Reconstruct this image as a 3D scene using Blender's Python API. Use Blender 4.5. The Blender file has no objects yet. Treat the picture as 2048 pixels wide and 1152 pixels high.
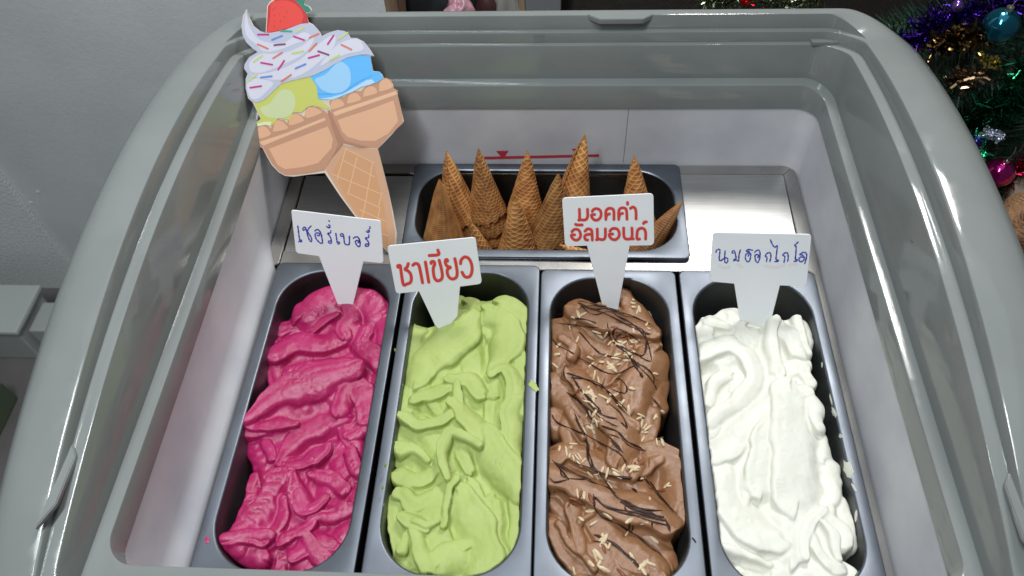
import bpy, bmesh, math, random
import numpy as np
from mathutils import Vector, Matrix
random.seed(7); rng = np.random.default_rng(7)
S = 0.001                                   # the scene is laid out in millimetres
sc = bpy.context.scene
C = sc.collection
# ------------------------------------------------------------------ camera
F, PITCH, YAW, ROLL = 1560.0, 0.926189171732255, -0.09269907209855985, -0.06192634951546899
CAM = np.array([18.68, -599.77, 760.2])
def cam_axes():
    p, y, r = PITCH, YAW, ROLL
    fwd = np.array([math.sin(y)*math.cos(p), math.cos(y)*math.cos(p), -math.sin(p)])
    right = np.cross(fwd, [0, 0, 1]); right /= np.linalg.norm(right)
    up = np.cross(right, fwd)
    c, s = math.cos(r), math.sin(r)
    return c*right+s*up, -s*right+c*up, fwd
RT, UP, FW = cam_axes()
cd = bpy.data.cameras.new('camera'); cam = bpy.data.objects.new('camera', cd); C.objects.link(cam)
cd.sensor_width = 36; cd.sensor_fit = 'HORIZONTAL'; cd.lens = F/2048*36
cd.clip_start = 0.02; cd.clip_end = 50
cd.dof.use_dof = True; cd.dof.focus_distance = 0.86; cd.dof.aperture_fstop = 9
m = Matrix(((RT[0], UP[0], -FW[0], CAM[0]*S), (RT[1], UP[1], -FW[1], CAM[1]*S), (RT[2], UP[2], -FW[2], CAM[2]*S), (0, 0, 0, 1)))
cam.matrix_world = m
sc.camera = cam
# ------------------------------------------------------------------ room light
w = bpy.data.worlds.new("World"); sc.world = w; w.use_nodes = True
w.node_tree.nodes['Background'].inputs[0].default_value = (0.80, 0.90, 1.0, 1)
w.node_tree.nodes['Background'].inputs[1].default_value = 0.09
def area(name, loc, tgt, sx, sy, watts, col):
    l = bpy.data.lights.new(name, 'AREA'); l.shape = 'RECTANGLE'; l.size = sx*S; l.size_y = sy*S
    l.energy = watts; l.color = col
    o = bpy.data.objects.new(name, l); C.objects.link(o)
    o.location = Vector(loc)*S
    o.rotation_euler = (Vector(tgt)-Vector(loc)).to_track_quat('-Z', 'Y').to_euler()
    return o
area('ceiling_tube_lamp_front', (-330, -620, 1700), (0, 0, 0), 120, 900, 25, (0.93, 0.97, 1.0))
area('overhead_fill_light', (200, 150, 2000), (0, -100, 0), 1500, 1500, 4, (0.92, 0.97, 1.0))  # broad fill added to brighten level faces; no known ceiling panel
area('ceiling_tube_lamp_rear', (480, 980, 1750), (150, 100, 0), 300, 420, 24, (1.0, 0.98, 0.95))
sc.view_settings.view_transform = 'Standard'; sc.view_settings.look = 'None'
sc.view_settings.exposure = 0.0; sc.view_settings.gamma = 1.0
# ------------------------------------------------------------------ helpers
def ray(px):
    px = np.asarray(px, float)
    return ((px[..., 0]-1024)/F)[..., None]*RT - ((px[..., 1]-576)/F)[..., None]*UP + FW
def on_plane(px, p0, n):
    d = ray(px); p0 = np.asarray(p0, float); n = np.asarray(n, float)
    t = ((p0-CAM)@n)/(d@n)
    return CAM + d*t[..., None]
def on_axis(px, ax, val):
    d = ray(px); t = (val-CAM[ax])/d[..., ax]
    return CAM + d*t[..., None]
def project(P):
    q = np.asarray(P, float)-CAM
    x, y, z = q@RT, q@UP, q@FW
    return np.stack([1024+F*x/z, 576-F*y/z], -1)
def tag(o, label=None, cat=None, group=None, kind=None):
    if label: o['label'] = label
    if cat: o['category'] = cat
    if group: o['group'] = group
    if kind: o['kind'] = kind
    return o
def empty(name, loc, label, cat, group=None):
    o = bpy.data.objects.new(name, None); C.objects.link(o); o.location = Vector(loc)*S
    o.empty_display_size = 0.02
    return tag(o, label, cat, group)
def mesh(name, V, Fc, mats, parent=None, smooth=False, org=(0, 0, 0), midx=None, sharp=None):
    me = bpy.data.meshes.new(name)
    V = (np.asarray(V, float)-np.asarray(org, float))*S
    me.from_pydata(V.tolist(), [], [list(map(int, f)) for f in Fc])
    if not isinstance(mats, (list, tuple)): mats = [mats]
    for mt in mats: me.materials.append(mt)
    if midx is not None: me.polygons.foreach_set('material_index', midx)
    if smooth: me.polygons.foreach_set('use_smooth', [True]*len(me.polygons))
    me.update()
    if sharp is not None: me.set_sharp_from_angle(angle=math.radians(sharp))
    o = bpy.data.objects.new(name, me); C.objects.link(o)
    if parent is None:
        o.location = Vector(org)*S
    else:
        o.parent = parent; o.location = Vector(org)*S - parent.location
    return o
def grid_mesh(name, P, mats, parent=None, org=(0, 0, 0), mask=None, loop_u=False, loop_v=False, sharp=None):
    """P: (n,m,3) array -> quads, fast path"""
    n, mm = P.shape[:2]
    iu = np.arange(n if loop_u else n-1); iv = np.arange(mm if loop_v else mm-1)
    a, b = np.meshgrid(iu, iv, indexing='ij')
    a2, b2 = (a+1) % n, (b+1) % mm
    q = np.stack([a*mm+b, a2*mm+b, a2*mm+b2, a*mm+b2], -1).reshape(-1, 4)
    V = P.reshape(-1, 3)
    if mask is not None:
        mk = mask.reshape(-1); q = q[mk[q].all(1)]
        used = np.zeros(len(V), bool); used[q.reshape(-1)] = True
        idx = np.cumsum(used)-1; q = idx[q]; V = V[used]
    me = bpy.data.meshes.new(name)
    V = (V-np.asarray(org, float))*S
    me.vertices.add(len(V)); me.vertices.foreach_set('co', V.astype(np.float32).reshape(-1))
    me.loops.add(len(q)*4); me.loops.foreach_set('vertex_index', q.astype(np.int32).reshape(-1))
    me.polygons.add(len(q)); me.polygons.foreach_set('loop_start', np.arange(0, len(q)*4, 4, dtype=np.int32))
    me.polygons.foreach_set('loop_total', np.full(len(q), 4, np.int32))
    me.polygons.foreach_set('use_smooth', np.ones(len(q), bool))
    me.update(calc_edges=True)
    if not isinstance(mats, (list, tuple)): mats = [mats]
    for mt in mats: me.materials.append(mt)
    if sharp is not None: me.set_sharp_from_angle(angle=math.radians(sharp))
    o = bpy.data.objects.new(name, me); C.objects.link(o)
    if parent is None: o.location = Vector(org)*S
    else:
        o.parent = parent; o.location = Vector(org)*S - parent.location
    return o
def box(name, x0, x1, y0, y1, z0, z1, mat, parent=None, bev=0.0, org=(0, 0, 0)):
    bm = bmesh.new()
    bmesh.ops.create_cube(bm, size=1)
    for v in bm.verts:
        v.co = Vector(((x0+x1)/2+v.co.x*(x1-x0)-org[0], (y0+y1)/2+v.co.y*(y1-y0)-org[1], (z0+z1)/2+v.co.z*(z1-z0)-org[2]))*S
    if bev: bmesh.ops.bevel(bm, geom=bm.edges[:], offset=bev*S, segments=2, affect='EDGES', profile=0.5)
    me = bpy.data.meshes.new(name); bm.to_mesh(me); bm.free(); me.materials.append(mat)
    o = bpy.data.objects.new(name, me); C.objects.link(o)
    if parent is None: o.location = Vector(org)*S
    else: o.parent = parent; o.location = Vector(org)*S-parent.location
    return o
# ------------------------------------------------------------------ materials
def mat(name, col, rough=0.5, metal=0.0, spec=0.5, **kw):
    m = bpy.data.materials.new(name); m.use_nodes = True
    nt = m.node_tree; b = nt.nodes['Principled BSDF']
    b.inputs['Base Color'].default_value = (*col, 1); b.inputs['Roughness'].default_value = rough
    b.inputs['Metallic'].default_value = metal; b.inputs['Specular IOR Level'].default_value = spec
    for k, v in kw.items():
        b.inputs[k.replace('_', ' ')].default_value = v
    return m, nt, b
def N(nt, t, **kw):
    n = nt.nodes.new(t)
    for k, v in kw.items():
        if k in n.inputs: n.inputs[k].default_value = v
        else: setattr(n, k, v)
    return n
def coords(nt, scale=(1, 1, 1), kind='Object'):
    tc = N(nt, 'ShaderNodeTexCoord'); mp = N(nt, 'ShaderNodeMapping'); mp.inputs['Scale'].default_value = scale
    nt.links.new(tc.outputs[kind], mp.inputs['Vector']); return mp.outputs['Vector']
def noise_col(nt, b, c1, c2, scale, detail=6, lo=0.35, hi=0.65, vec=None, rough_to=None):
    n = N(nt, 'ShaderNodeTexNoise', Scale=scale, Detail=detail)
    nt.links.new(vec or coords(nt), n.inputs['Vector'])
    r = N(nt, 'ShaderNodeValToRGB'); r.color_ramp.elements[0].position = lo; r.color_ramp.elements[1].position = hi
    r.color_ramp.elements[0].color = (*c1, 1); r.color_ramp.elements[1].color = (*c2, 1)
    nt.links.new(n.outputs['Fac'], r.inputs['Fac']); nt.links.new(r.outputs['Color'], b.inputs['Base Color'])
    return n, r
def bump(nt, b, scale, strength, dist=0.001, detail=4, vec=None):
    n = N(nt, 'ShaderNodeTexNoise', Scale=scale, Detail=detail)
    nt.links.new(vec or coords(nt), n.inputs['Vector'])
    bp = N(nt, 'ShaderNodeBump', Strength=strength, Distance=dist)
    nt.links.new(n.outputs['Fac'], bp.inputs['Height'])
    prev = b.inputs['Normal'].links[0].from_socket if b.inputs['Normal'].links else None
    if prev: nt.links.new(prev, bp.inputs['Normal'])
    nt.links.new(bp.outputs['Normal'], b.inputs['Normal'])
def rough_noise(nt, b, lo, hi, scale, vec=None):
    n = N(nt, 'ShaderNodeTexNoise', Scale=scale, Detail=5)
    nt.links.new(vec or coords(nt), n.inputs['Vector'])
    r = N(nt, 'ShaderNodeMapRange'); r.inputs['From Min'].default_value = 0.3; r.inputs['From Max'].default_value = 0.7
    r.inputs['To Min'].default_value = lo; r.inputs['To Max'].default_value = hi
    nt.links.new(n.outputs['Fac'], r.inputs['Value']); nt.links.new(r.outputs['Result'], b.inputs['Roughness'])

M_plastic, nt, b = mat('grey_plastic', (0.30, 0.325, 0.315), 0.22, spec=0.45)
noise_col(nt, b, (0.195, 0.212, 0.205), (0.220, 0.238, 0.231), 9, 8)
r1 = N(nt, 'ShaderNodeTexNoise', Scale=26, Detail=10, Roughness=.7); nt.links.new(coords(nt), r1.inputs['Vector'])
cr = N(nt, 'ShaderNodeValToRGB'); cr.color_ramp.elements[0].position = .45; cr.color_ramp.elements[0].color = (.07, .07, .07, 1); cr.color_ramp.elements[1].position = .72; cr.color_ramp.elements[1].color = (.26, .26, .26, 1)
nt.links.new(r1.outputs['Fac'], cr.inputs['Fac']); nt.links.new(cr.outputs['Color'], b.inputs['Roughness']); bump(nt, b, 700, 0.03, 0.0003); bump(nt, b, 12, 0.06, 0.003, 2)
M_liner, nt, b = mat('painted_liner', (0.52, 0.53, 0.56), 0.38)
noise_col(nt, b, (0.46, 0.47, 0.52), (0.66, 0.67, 0.69), 11, 12, 0.25, 0.75); bump(nt, b, 60, 0.10, 0.001)
rough_noise(nt, b, 0.42, 0.6, 20)
def steel(name, col, rlo, rhi, sc_=(4, 4, 4), brushed=False, met=1.0):
    m, nt, b = mat(name, col, (rlo+rhi)/2, met)
    v = coords(nt, (3, 160, 3) if brushed else sc_)
    noise_col(nt, b, tuple(c*0.86 for c in col), tuple(min(1, c*1.1) for c in col), 4, 8, 0.3, 0.7, vec=v)
    rough_noise(nt, b, rlo, rhi, 9); bump(nt, b, 5 if brushed else 40, 0.05, 0.0004, vec=v)
    return m
M_pan = steel('pan_steel', (0.17, 0.19, 0.22), 0.36, 0.52)
M_pan_shaded = steel('pan_steel_shaded', (0.15, 0.16, 0.165), 0.38, 0.55)  # same steel as the rim, darkened: shade inside the pan put into the colour
M_rack = steel('rack_steel', (0.44, 0.43, 0.41), 0.22, 0.40)
M_plate = steel('plate_steel', (0.50, 0.50, 0.49), 0.26, 0.42, brushed=True)
M_dark, nt, b = mat('dark_gap', (0.012, 0.012, 0.013), 0.7)
M_tag, nt, b = mat('white_plastic_tag', (0.66, 0.69, 0.72), 0.35, Subsurface_Weight=0.0)
noise_col(nt, b, (0.84, 0.87, 0.89), (0.87, 0.89, 0.91), 25)
M_red, nt, b = mat('red_print', (0.72, 0.055, 0.045), 0.5)
M_redhalo, nt, b = mat('pink_print_edge', (0.74, 0.42, 0.42), 0.45)
M_blue, nt, b = mat('blue_marker', (0.035, 0.03, 0.42), 0.4); noise_col(nt, b, (0.02, 0.018, 0.30), (0.09, 0.12, 0.56), 120, 4, 0.35, 0.7)
M_smear, nt, b = mat('faded_red_smear', (0.83, 0.78, 0.80), 0.4)
M_line, nt, b = mat('load_line_red', (0.50, 0.03, 0.05), 0.5)

def cream(name, c1, c2, rough, sss, rad, gr_scale, gr_str, spec=0.5):
    m, nt, b = mat(name, c1, rough, 0, spec)
    noise_col(nt, b, c1, c2, 30, 5, 0.3, 0.7)
    b.subsurface_method = 'RANDOM_WALK' if hasattr(b, 'subsurface_method') else b.subsurface_method
    b.inputs['Subsurface Weight'].default_value = sss
    b.inputs['Subsurface Radius'].default_value = rad; b.inputs['Subsurface Scale'].default_value = 0.004
    bump(nt, b, gr_scale, gr_str, 0.0008, 5); bump(nt, b, 180, 0.10, 0.0015, 3)
    rough_noise(nt, b, rough-0.1, rough+0.12, 60)
    return m
M_pink = cream('cherry_sherbet', (0.36, 0.010, 0.088), (0.45, 0.020, 0.135), 0.27, 0.12, (1, .3, .4), 1100, 0.6, 0.5)
M_green = cream('green_tea_cream', (0.36, 0.45, 0.125), (0.43, 0.52, 0.175), 0.55, 0.2, (1, 1, .5), 1300, 0.20, 0.35)
M_choc = cream('mocha_cream', (0.245, 0.115, 0.050), (0.295, 0.142, 0.066), 0.42, 0.15, (1, .6, .4), 1500, 0.25)
M_white = cream('milk_cream', (0.73, 0.73, 0.64), (0.76, 0.76, 0.685), 0.45, 0.3, (1, 1, .8), 900, 0.10, 0.4)
for m_, cw in ((M_pink, .30), (M_choc, .22), (M_green, .05)):
    b_ = m_.node_tree.nodes['Principled BSDF']; b_.inputs['Coat Weight'].default_value = cw; b_.inputs['Coat Roughness'].default_value = .16
    nn_ = N(m_.node_tree, 'ShaderNodeTexNoise', Scale=420, Detail=3); m_.node_tree.links.new(coords(m_.node_tree), nn_.inputs['Vector'])
    bp_ = N(m_.node_tree, 'ShaderNodeBump', Strength=.7, Distance=.0012); m_.node_tree.links.new(nn_.outputs['Fac'], bp_.inputs['Height']); m_.node_tree.links.new(bp_.outputs['Normal'], b_.inputs['Coat Normal'])
M_drizzle, nt, b = mat('dark_chocolate', (0.030, 0.011, 0.007), 0.38, spec=0.25)
M_almond, nt, b = mat('almond', (0.66, 0.50, 0.30), 0.5); noise_col(nt, b, (0.58, 0.43, 0.24), (0.80, 0.69, 0.50), 200)
M_almond2, nt, b = mat('toasted_almond', (0.26, 0.09, 0.035), 0.4); noise_col(nt, b, (0.18, 0.05, 0.02), (0.34, 0.13, 0.05), 200)

# ------------------------------------------------------------------ display freezer
XC = -4.5
def rail(y): return 209.5-(y+70)**2/2500.0
def rimz(y): return 232.0-(y+65)**2/1960.0
NC, NS, NB = 12, 60, 40
def ring(hx, yb, yn, rc, zs, zb, zn, rn=None):
    """closed plan ring: right side, back-right corner, back, back-left corner, left, near-left, near, near-right"""
    rn = rn or rc; x0, x1 = XC-hx, XC+hx+max(0, hx-393)*0.25
    pts = []
    def sm(t): return t*t*(3-2*t)
    for i in range(NS):                       # right side, going back
        y = (yn+rn)+(yb-rc-yn-rn)*i/NS; pts.append((x1, y, 0, 0))
    for i in range(NC):
        a = math.pi/2*i/NC; pts.append((x1-rc+rc*math.cos(a), yb-rc+rc*math.sin(a), sm(i/NC), 0))
    for i in range(NB):
        pts.append((x1-rc+(x0-x1+2*rc)*i/NB, yb, 1, 0))
    for i in range(NC):
        a = math.pi/2+math.pi/2*i/NC; pts.append((x0+rc+rc*math.cos(a), yb-rc+rc*math.sin(a), 1-sm(i/NC), 0))
    for i in range(NS):
        y = yb-rc+(yn+rn-yb+rc)*i/NS; pts.append((x0, y, 0, 0))
    for i in range(NC):
        a = math.pi+math.pi/2*i/NC; pts.append((x0+rn+rn*math.cos(a), yn+rn+rn*math.sin(a), 0, sm(i/NC)))
    for i in range(NB):
        pts.append((x0+rn+(x1-x0-2*rn)*i/NB, yn, 0, 1))
    for i in range(NC):
        a = 1.5*math.pi+math.pi/2*i/NC; pts.append((x1-rn+rn*math.cos(a), yn+rn+rn*math.sin(a), 0, 1-sm(i/NC)))
    out = []
    for x, y, wb, wn in pts:
        z = zs(y) if callable(zs) else zs
        z = z*(1-wb-wn)+wb*zb+wn*zn
        out.append((x, y, z))
    return out
freezer = empty('display_freezer', (XC, -90, -740), 'grey ice cream display freezer with open curved top and stepped plastic rim', 'freezer')
H0, B0, Y0 = 348.5, 188.0, -413.0
liner_rings = np.array([ring(H0, B0, Y0, 22, z_, z_, z_) for z_ in (-60, -6, -2, 3, 9, 16, 26, 96)])
for k_, sh in enumerate((15.5, 15.5, 15, 12.5, 8.5, 4.5, 1, 0)):      # the left wall swells towards its foot
    L_ = liner_rings[k_]; m_ = L_[:, 0] < XC-300; L_[m_, 0] += sh*np.clip((40-L_[m_, 1])/40, 0, 1)
grid_mesh('liner', liner_rings, M_liner, freezer, loop_v=True, sharp=60)
bv = 1.6
def R_(o, b_, n_, rc, zs, zb, zn, rn=None):
    return ring(H0+o, B0+b_, Y0-n_, rc, zs, zb, zn, rn)
def add(f, d):
    return (lambda y: f(y)+d) if callable(f) else f+d
steps = []
def convex(o, b_, n_, rc, zs, zb, zn, rn=None, k=bv):
    # top of a wall, rounding on to a ledge
    steps.append(R_(o, b_, n_, rc, add(zs, -k), zb-k, zn-k, rn))
    steps.append(R_(o+k*0.3, b_+k*0.3, n_+k*0.3, rc+k*0.3, add(zs, -k*0.3), zb-k*0.3, zn-k*0.3, rn and rn+k*.3))
    steps.append(R_(o+k, b_+k, n_+k, rc+k, zs, zb, zn, rn and rn+k))
def concave(o, b_, n_, rc, zs, zb, zn, rn=None): steps.append(R_(o, b_, n_, rc, zs, zb, zn, rn))
concave(0.5, .5, .5, 22, 95, 95, 95)
concave(-1.8, -1.8, -1.8, 24, 95.5, 95.5, 95.5)
concave(-1.8, -1.8, -1.8, 24, 97, 97, 97)
convex(-0.8, -0.8, -0.8, 28, 124, 131, 125)
concave(11.5, 13, 46, 36, 124.5, 131.5, 125.5)
convex(12.5, 14.5, 47, 36, rail, 179, 158)
concave(24, 19.5, 60, 40, add(rail, .5), 179.5, 158.5)
steps.append(R_(24.3, 19.8, 60, 40, lambda y: rimz(y)-2.5, 190, 172))
steps.append(R_(25.0, 20.6, 60.5, 40, lambda y: rimz(y)-.8, 192.6, 173.4))
steps.append(R_(26.6, 22, 62, 40, rimz, 193.2, 174))
concave(27.6, 26.5, 63, 40, lambda y: rimz(y)+.15, 193.4, 174.5)
steps.append(R_(28.0, 27.2, 63.6, 40, lambda y: rimz(y)+.25, 210.5, 175))
steps.append(R_(28.6, 28.0, 64, 40, lambda y: rimz(y)+.4, 211.7, 175.3))
concave(38, 33, 73, 46, lambda y: rimz(y)+2.2, 212.8, 178)
concave(52, 37, 85, 56, lambda y: rimz(y)+2.8, 212.3, 178)
concave(64, 40, 97, 62, lambda y: rimz(y)-1, 210.5, 174)
concave(73, 43, 106, 66, lambda y: rimz(y)-8, 206, 166)
concave(80, 45, 113, 68, lambda y: rimz(y)-20, 198, 152)
concave(84, 46, 117, 70, lambda y: rimz(y)-40, 185, 134)
concave(85, 46, 118, 70, lambda y: rimz(y)-75, 150, 104)
concave(85, 46, 118, 70, 60, 60, 60)
concave(70, 40, 100, 60, 50, 50, 50)
grid_mesh('frame', np.array(steps), M_plastic, freezer, loop_v=True, sharp=32)
M_cab, nt, b = mat('cabinet_white', (0.45, 0.46, 0.47), 0.4)
grid_mesh('cabinet', np.array([R_(69, 39, 99, 60, 51, 51, 51), R_(69, 39, 99, 60, -740, -740, -740)]), M_cab, freezer, loop_v=True, sharp=40)
# dark well under the pans
box('well_floor', XC-340, XC+340, Y0+3, B0-3, -240, -236, M_dark, freezer)
# tabs that stop the sliding lids
def prism(name, poly, z0, z1, mt, parent, ax='z'):
    n = len(poly); V = [(*p, z0) for p in poly]+[(*p, z1) for p in poly]
    Fc = [list(range(n))[::-1], list(range(n, 2*n))]+[[i, (i+1) % n, n+(i+1) % n, n+i] for i in range(n)]
    o = mesh(name, V, Fc, mt, parent)
    bm = bmesh.new(); bm.from_mesh(o.data); bmesh.ops.recalc_face_normals(bm, faces=bm.faces)
    bmesh.ops.bevel(bm, geom=[e for e in bm.edges], offset=0.0008, segments=2, affect='EDGES'); bm.to_mesh(o.data); bm.free()
    o.data.polygons.foreach_set('use_smooth', [True]*len(o.data.polygons)); o.data.set_sharp_from_angle(angle=0.6)
    return o
for sgn in (-1, 1):
    x = XC+sgn*(H0+26); xi = XC+sgn*(H0+17)
    ya, yb2 = (-330, -395) if sgn < 0 else (-335, -400)
    zt = rimz(-350)-8
    prism('lid_stop', [(x, ya), (xi, ya-14), (xi, yb2+10), (x, yb2-10)], zt-4, zt+1, M_plastic, freezer)
pb = on_axis([(1172, 30), (1310, 30)], 1, B0+24)
xa, xb = pb[0][0], pb[1][0]
prism('lid_stop', [(xa, B0+29), (xa+16, B0+18), (xb-14, B0+18), (xb, B0+29)], 206, 212.6, M_plastic, freezer)
pb = on_axis([(1620, 84), (1682, 80)], 1, B0+16)
prism('track_end_block', [(pb[0][0], B0+20.5), (pb[0][0]+2, B0+12.5), (pb[1][0]+4, B0+12.5), (pb[1][0]+4, B0+20.5)], 178, 183.5, M_plastic, freezer)
pb = on_axis([(1066, 78), (1089, 78)], 1, B0+20)
prism('latch_plate', [(pb[0][0], B0+20.6), (pb[0][0], B0+19.2), (pb[1][0], B0+19.2), (pb[1][0], B0+20.6)], 180.2, 192, M_plastic, freezer)
# red load line on the back of the liner
def flat_on(name, polys, p0, n, off, mt, parent, org=(0, 0, 0)):
    """flat print: polygons given by their outline seen on the plane p0,n, laid off mm proud of it"""
    n = np.asarray(n, float)/np.linalg.norm(n)
    V, Fc = [], []
    for k, pl in enumerate(polys):
        P = on_plane(np.array(pl, float), np.asarray(p0, float)+n*(off+0.01*k), n)
        i0 = len(V); V += P.tolist(); Fc.append(list(range(i0, i0+len(pl))))
    return mesh(name, V, Fc, mt, parent, org=org)
bl = B0-0.0
flat_on('load_line', [[(962, 313.5), (1198, 308.5), (1198.5, 313.5), (962, 319)], [(992, 302), (1017, 301.5), (1006, 318.5)], [(1143, 297.5), (1170, 297), (1158, 313)]], (0, bl, 0), (0, -1, 0), 0.5, M_line, freezer)
seam = on_axis([(1257, 218), (1247, 322)], 1, bl)
sx = seam[:, 0].mean()
box('liner_seam', sx-.4, sx+.4, bl-.35, bl+.2, 0, 94.5, mat('seam_grey', (0.22, .22, .23), .6)[0], freezer)
sc_p0 = (XC+H0+12.4, 0, 0)
def _scr():
    pts = on_plane(np.array([(1806, 488), (1805, 492), (1809, 492), (1815, 474), (1826, 484), (1812, 492)], float), sc_p0, (-1, 0, 0)); V, Fc = [], []
    for a, b_ in zip(pts[:-1], pts[1:]):
        d = b_-a; d /= np.linalg.norm(d)+1e-9; n_ = np.cross(d, [1, 0, 0])*.22; i0 = len(V); o_ = np.array([-.25, 0, 0]); V += [a-n_+o_, a+n_+o_, b_+n_+o_, b_-n_+o_]; Fc.append([i0, i0+1, i0+2, i0+3])
    mesh('pen_scratch', V, Fc, M_dark, freezer)
_scr()
# stainless rack that carries the pans: mitred border, cross bar and two cover plates
def slab(name, poly, z0, z1, mt): return prism(name, poly, z0, z1, mt, freezer)
xl, xr = XC-H0+2, XC+H0-2
ZR = -5.0
bw = 17
slab('rack_border', [(xl, B0-1), (xr, B0-1), (xr-bw, B0-1-bw), (xl+bw, B0-1-bw)][::-1], ZR-6, ZR, M_rack)
slab('rack_border', [(xr, B0-1.4), (xr, Y0+2), (xr-8, Y0+2), (xr-8, 0), (xr-bw, 8), (xr-bw, B0-1.6-bw)], ZR-6, ZR, M_rack)
slab('rack_border', [(xl, B0-1.4), (xl+bw, B0-1.6-bw), (xl+bw, 8), (xl+6, 0), (xl+6, Y0+2), (xl, Y0+2)], ZR-6, ZR, M_rack)
slab('rack_cross_bar', [(xl+bw+1, 3), (xr-bw-1, 3), (xr-bw-1, 30), (xl+bw+1, 30)], ZR-7, ZR-1, M_rack)
FX0, FX1, FY0, FY1 = -179.0, 186.0, 18.0, 184.0
pl_ = slab('cover_plate', [(FX1-2, 31), (xr-bw-1.4, 31), (xr-bw-1.4, B0-3-bw), (FX1-2, B0-3-bw)], ZR-7, ZR-3, M_plate)
for v in pl_.data.vertices: v.co.z += (v.co.y+pl_.location.y+freezer.location.y-31*S)*0.04
slab('cover_plate', [(xl+bw+1.4, 31), (FX0+2, 31), (FX0+2, B0-3-bw), (xl+bw+1.4, B0-3-bw)], ZR-7, ZR-3, M_plate)

# ------------------------------------------------------------------ pans
def rrect(x0, x1, y0, y1, r, n=12):
    pts = []
    for cx, cy, a0 in ((x1-r, y1-r, 0), (x0+r, y1-r, 90), (x0+r, y0+r, 180), (x1-r, y0+r, 270)):
        for i in range(n+1):
            a = math.radians(a0+90*i/n); pts.append((cx+r*math.cos(a), cy+r*math.sin(a)))
    return pts
def pan(x0, x1, y0, y1, z, label, rim=13.0, rin=52, rot=0.0, pc=None):
    root = empty('steel_pan', ((x0+x1)/2, (y0+y1)/2, z), label, 'pan', 'stainless steel pans set in the freezer')
    def rg(i, r, zz):
        return [(x, y, zz) for x, y in rrect(x0+i, x1-i, y0+i, y1-i, r)]
    rings = [rg(0.2, 8, z-4.5), rg(0, 8, z-1.2), rg(0.5, 8, z-.2), rg(1.5, 8, z), rg(rim-2.2, rin+1.5, z-.1), rg(rim-.9, rin+.5, z-.5), rg(rim, rin, z-1.8),
             rg(rim+1.5, rin-1, z-20), rg(rim+5, rin-3, z-80), rg(rim+8, rin-5, z-112), rg(rim+12, rin-8, z-119), rg(rim+20, rin-14, z-121), rg(rim+45, 6, z-121)]
    P = np.array(rings)
    c = np.array([(x0+x1)/2, (y0+y1)/2, 0])
    if rot:
        ca, sa = math.cos(rot), math.sin(rot); Q = P-c
        P = np.stack([Q[..., 0]*ca-Q[..., 1]*sa, Q[..., 0]*sa+Q[..., 1]*ca, Q[..., 2]], -1)+c
    org = (c[0], c[1], z)
    top = P[:7]; body = P[6:]
    b_ = grid_mesh('pan_body', body, M_pan_shaded, root, loop_v=True, sharp=50)
    me = b_.data
    # floor
    r_ = grid_mesh('pan_rim', top, M_pan, root, loop_v=True, sharp=60)
    fl = P[-1]; mesh('pan_floor', fl, [list(range(len(fl)))], M_pan_shaded, root)
    return root
pan(-333.5, -170.5, -390, 5, 0.6, 'steel pan of pink cherry ice cream, first from the left wall', rot=math.radians(-0.3))
pan(-165, -0.8, -389, 3.5, 2.2, 'steel pan of pale green tea ice cream', rot=0)
pan(0.6, 165, -392, -1, 0, 'steel pan of brown mocha ice cream topped with nuts', rot=0)
pan(169, 332, -393, -1, 1.0, 'steel pan of white milk ice cream beside the right wall', rot=0)
pan(FX0, FX1, FY0, FY1, 0.5, 'wide steel pan of upturned waffle cones at the back', rin=50)

# ------------------------------------------------------------------ ice cream
def gauss(A, s):
    r = max(1, int(3*s)); k = np.exp(-0.5*(np.arange(-r, r+1)/s)**2); k /= k.sum()
    B = np.pad(A, ((r, r), (0, 0)), mode='edge'); B = sum(k[i]*B[i:i+A.shape[0]] for i in range(2*r+1))
    B = np.pad(B, ((0, 0), (r, r)), mode='edge'); return sum(k[i]*B[:, i:i+A.shape[1]] for i in range(2*r+1))
def smooth_noise(shape, cell):
    n, m_ = shape[0]//cell+4, shape[1]//cell+4
    g = rng.standard_normal((n, m_))
    u = np.arange(shape[0])/cell; v = np.arange(shape[1])/cell
    i, j = u.astype(int), v.astype(int); fu, fv = (u-i)[:, None], (v-j)[None]
    fu, fv = fu*fu*fu*(fu*(fu*6-15)+10), fv*fv*fv*(fv*(fv*6-15)+10)
    a = g[np.ix_(i, j)]; b_ = g[np.ix_(i+1, j)]; c = g[np.ix_(i, j+1)]; d = g[np.ix_(i+1, j+1)]
    return a*(1-fu)*(1-fv)+b_*fu*(1-fv)+c*(1-fu)*fv+d*fu*fv
def catmull(P, n=14):
    P = np.asarray(P, float)
    if len(P) < 3:
        t = np.linspace(0, 1, n)[:, None]; return P[0]+(P[-1]-P[0])*t
    Q = np.vstack([2*P[0]-P[1], P, 2*P[-1]-P[-2]]); out = []
    for i in range(1, len(Q)-2):
        p0, p1, p2, p3 = Q[i-1:i+3]
        for t in np.linspace(0, 1, n, endpoint=False):
            out.append(0.5*((2*p1)+(-p0+p2)*t+(2*p0-5*p1+4*p2-p3)*t*t+(-p0+3*p1-3*p2+p3)*t**3))
    out.append(P[-1]); return np.array(out)
def ppm(ypx): return 1.45+(ypx-540)*0.00098 if ypx > 540 else 1.45
STEP = 0.75
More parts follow.
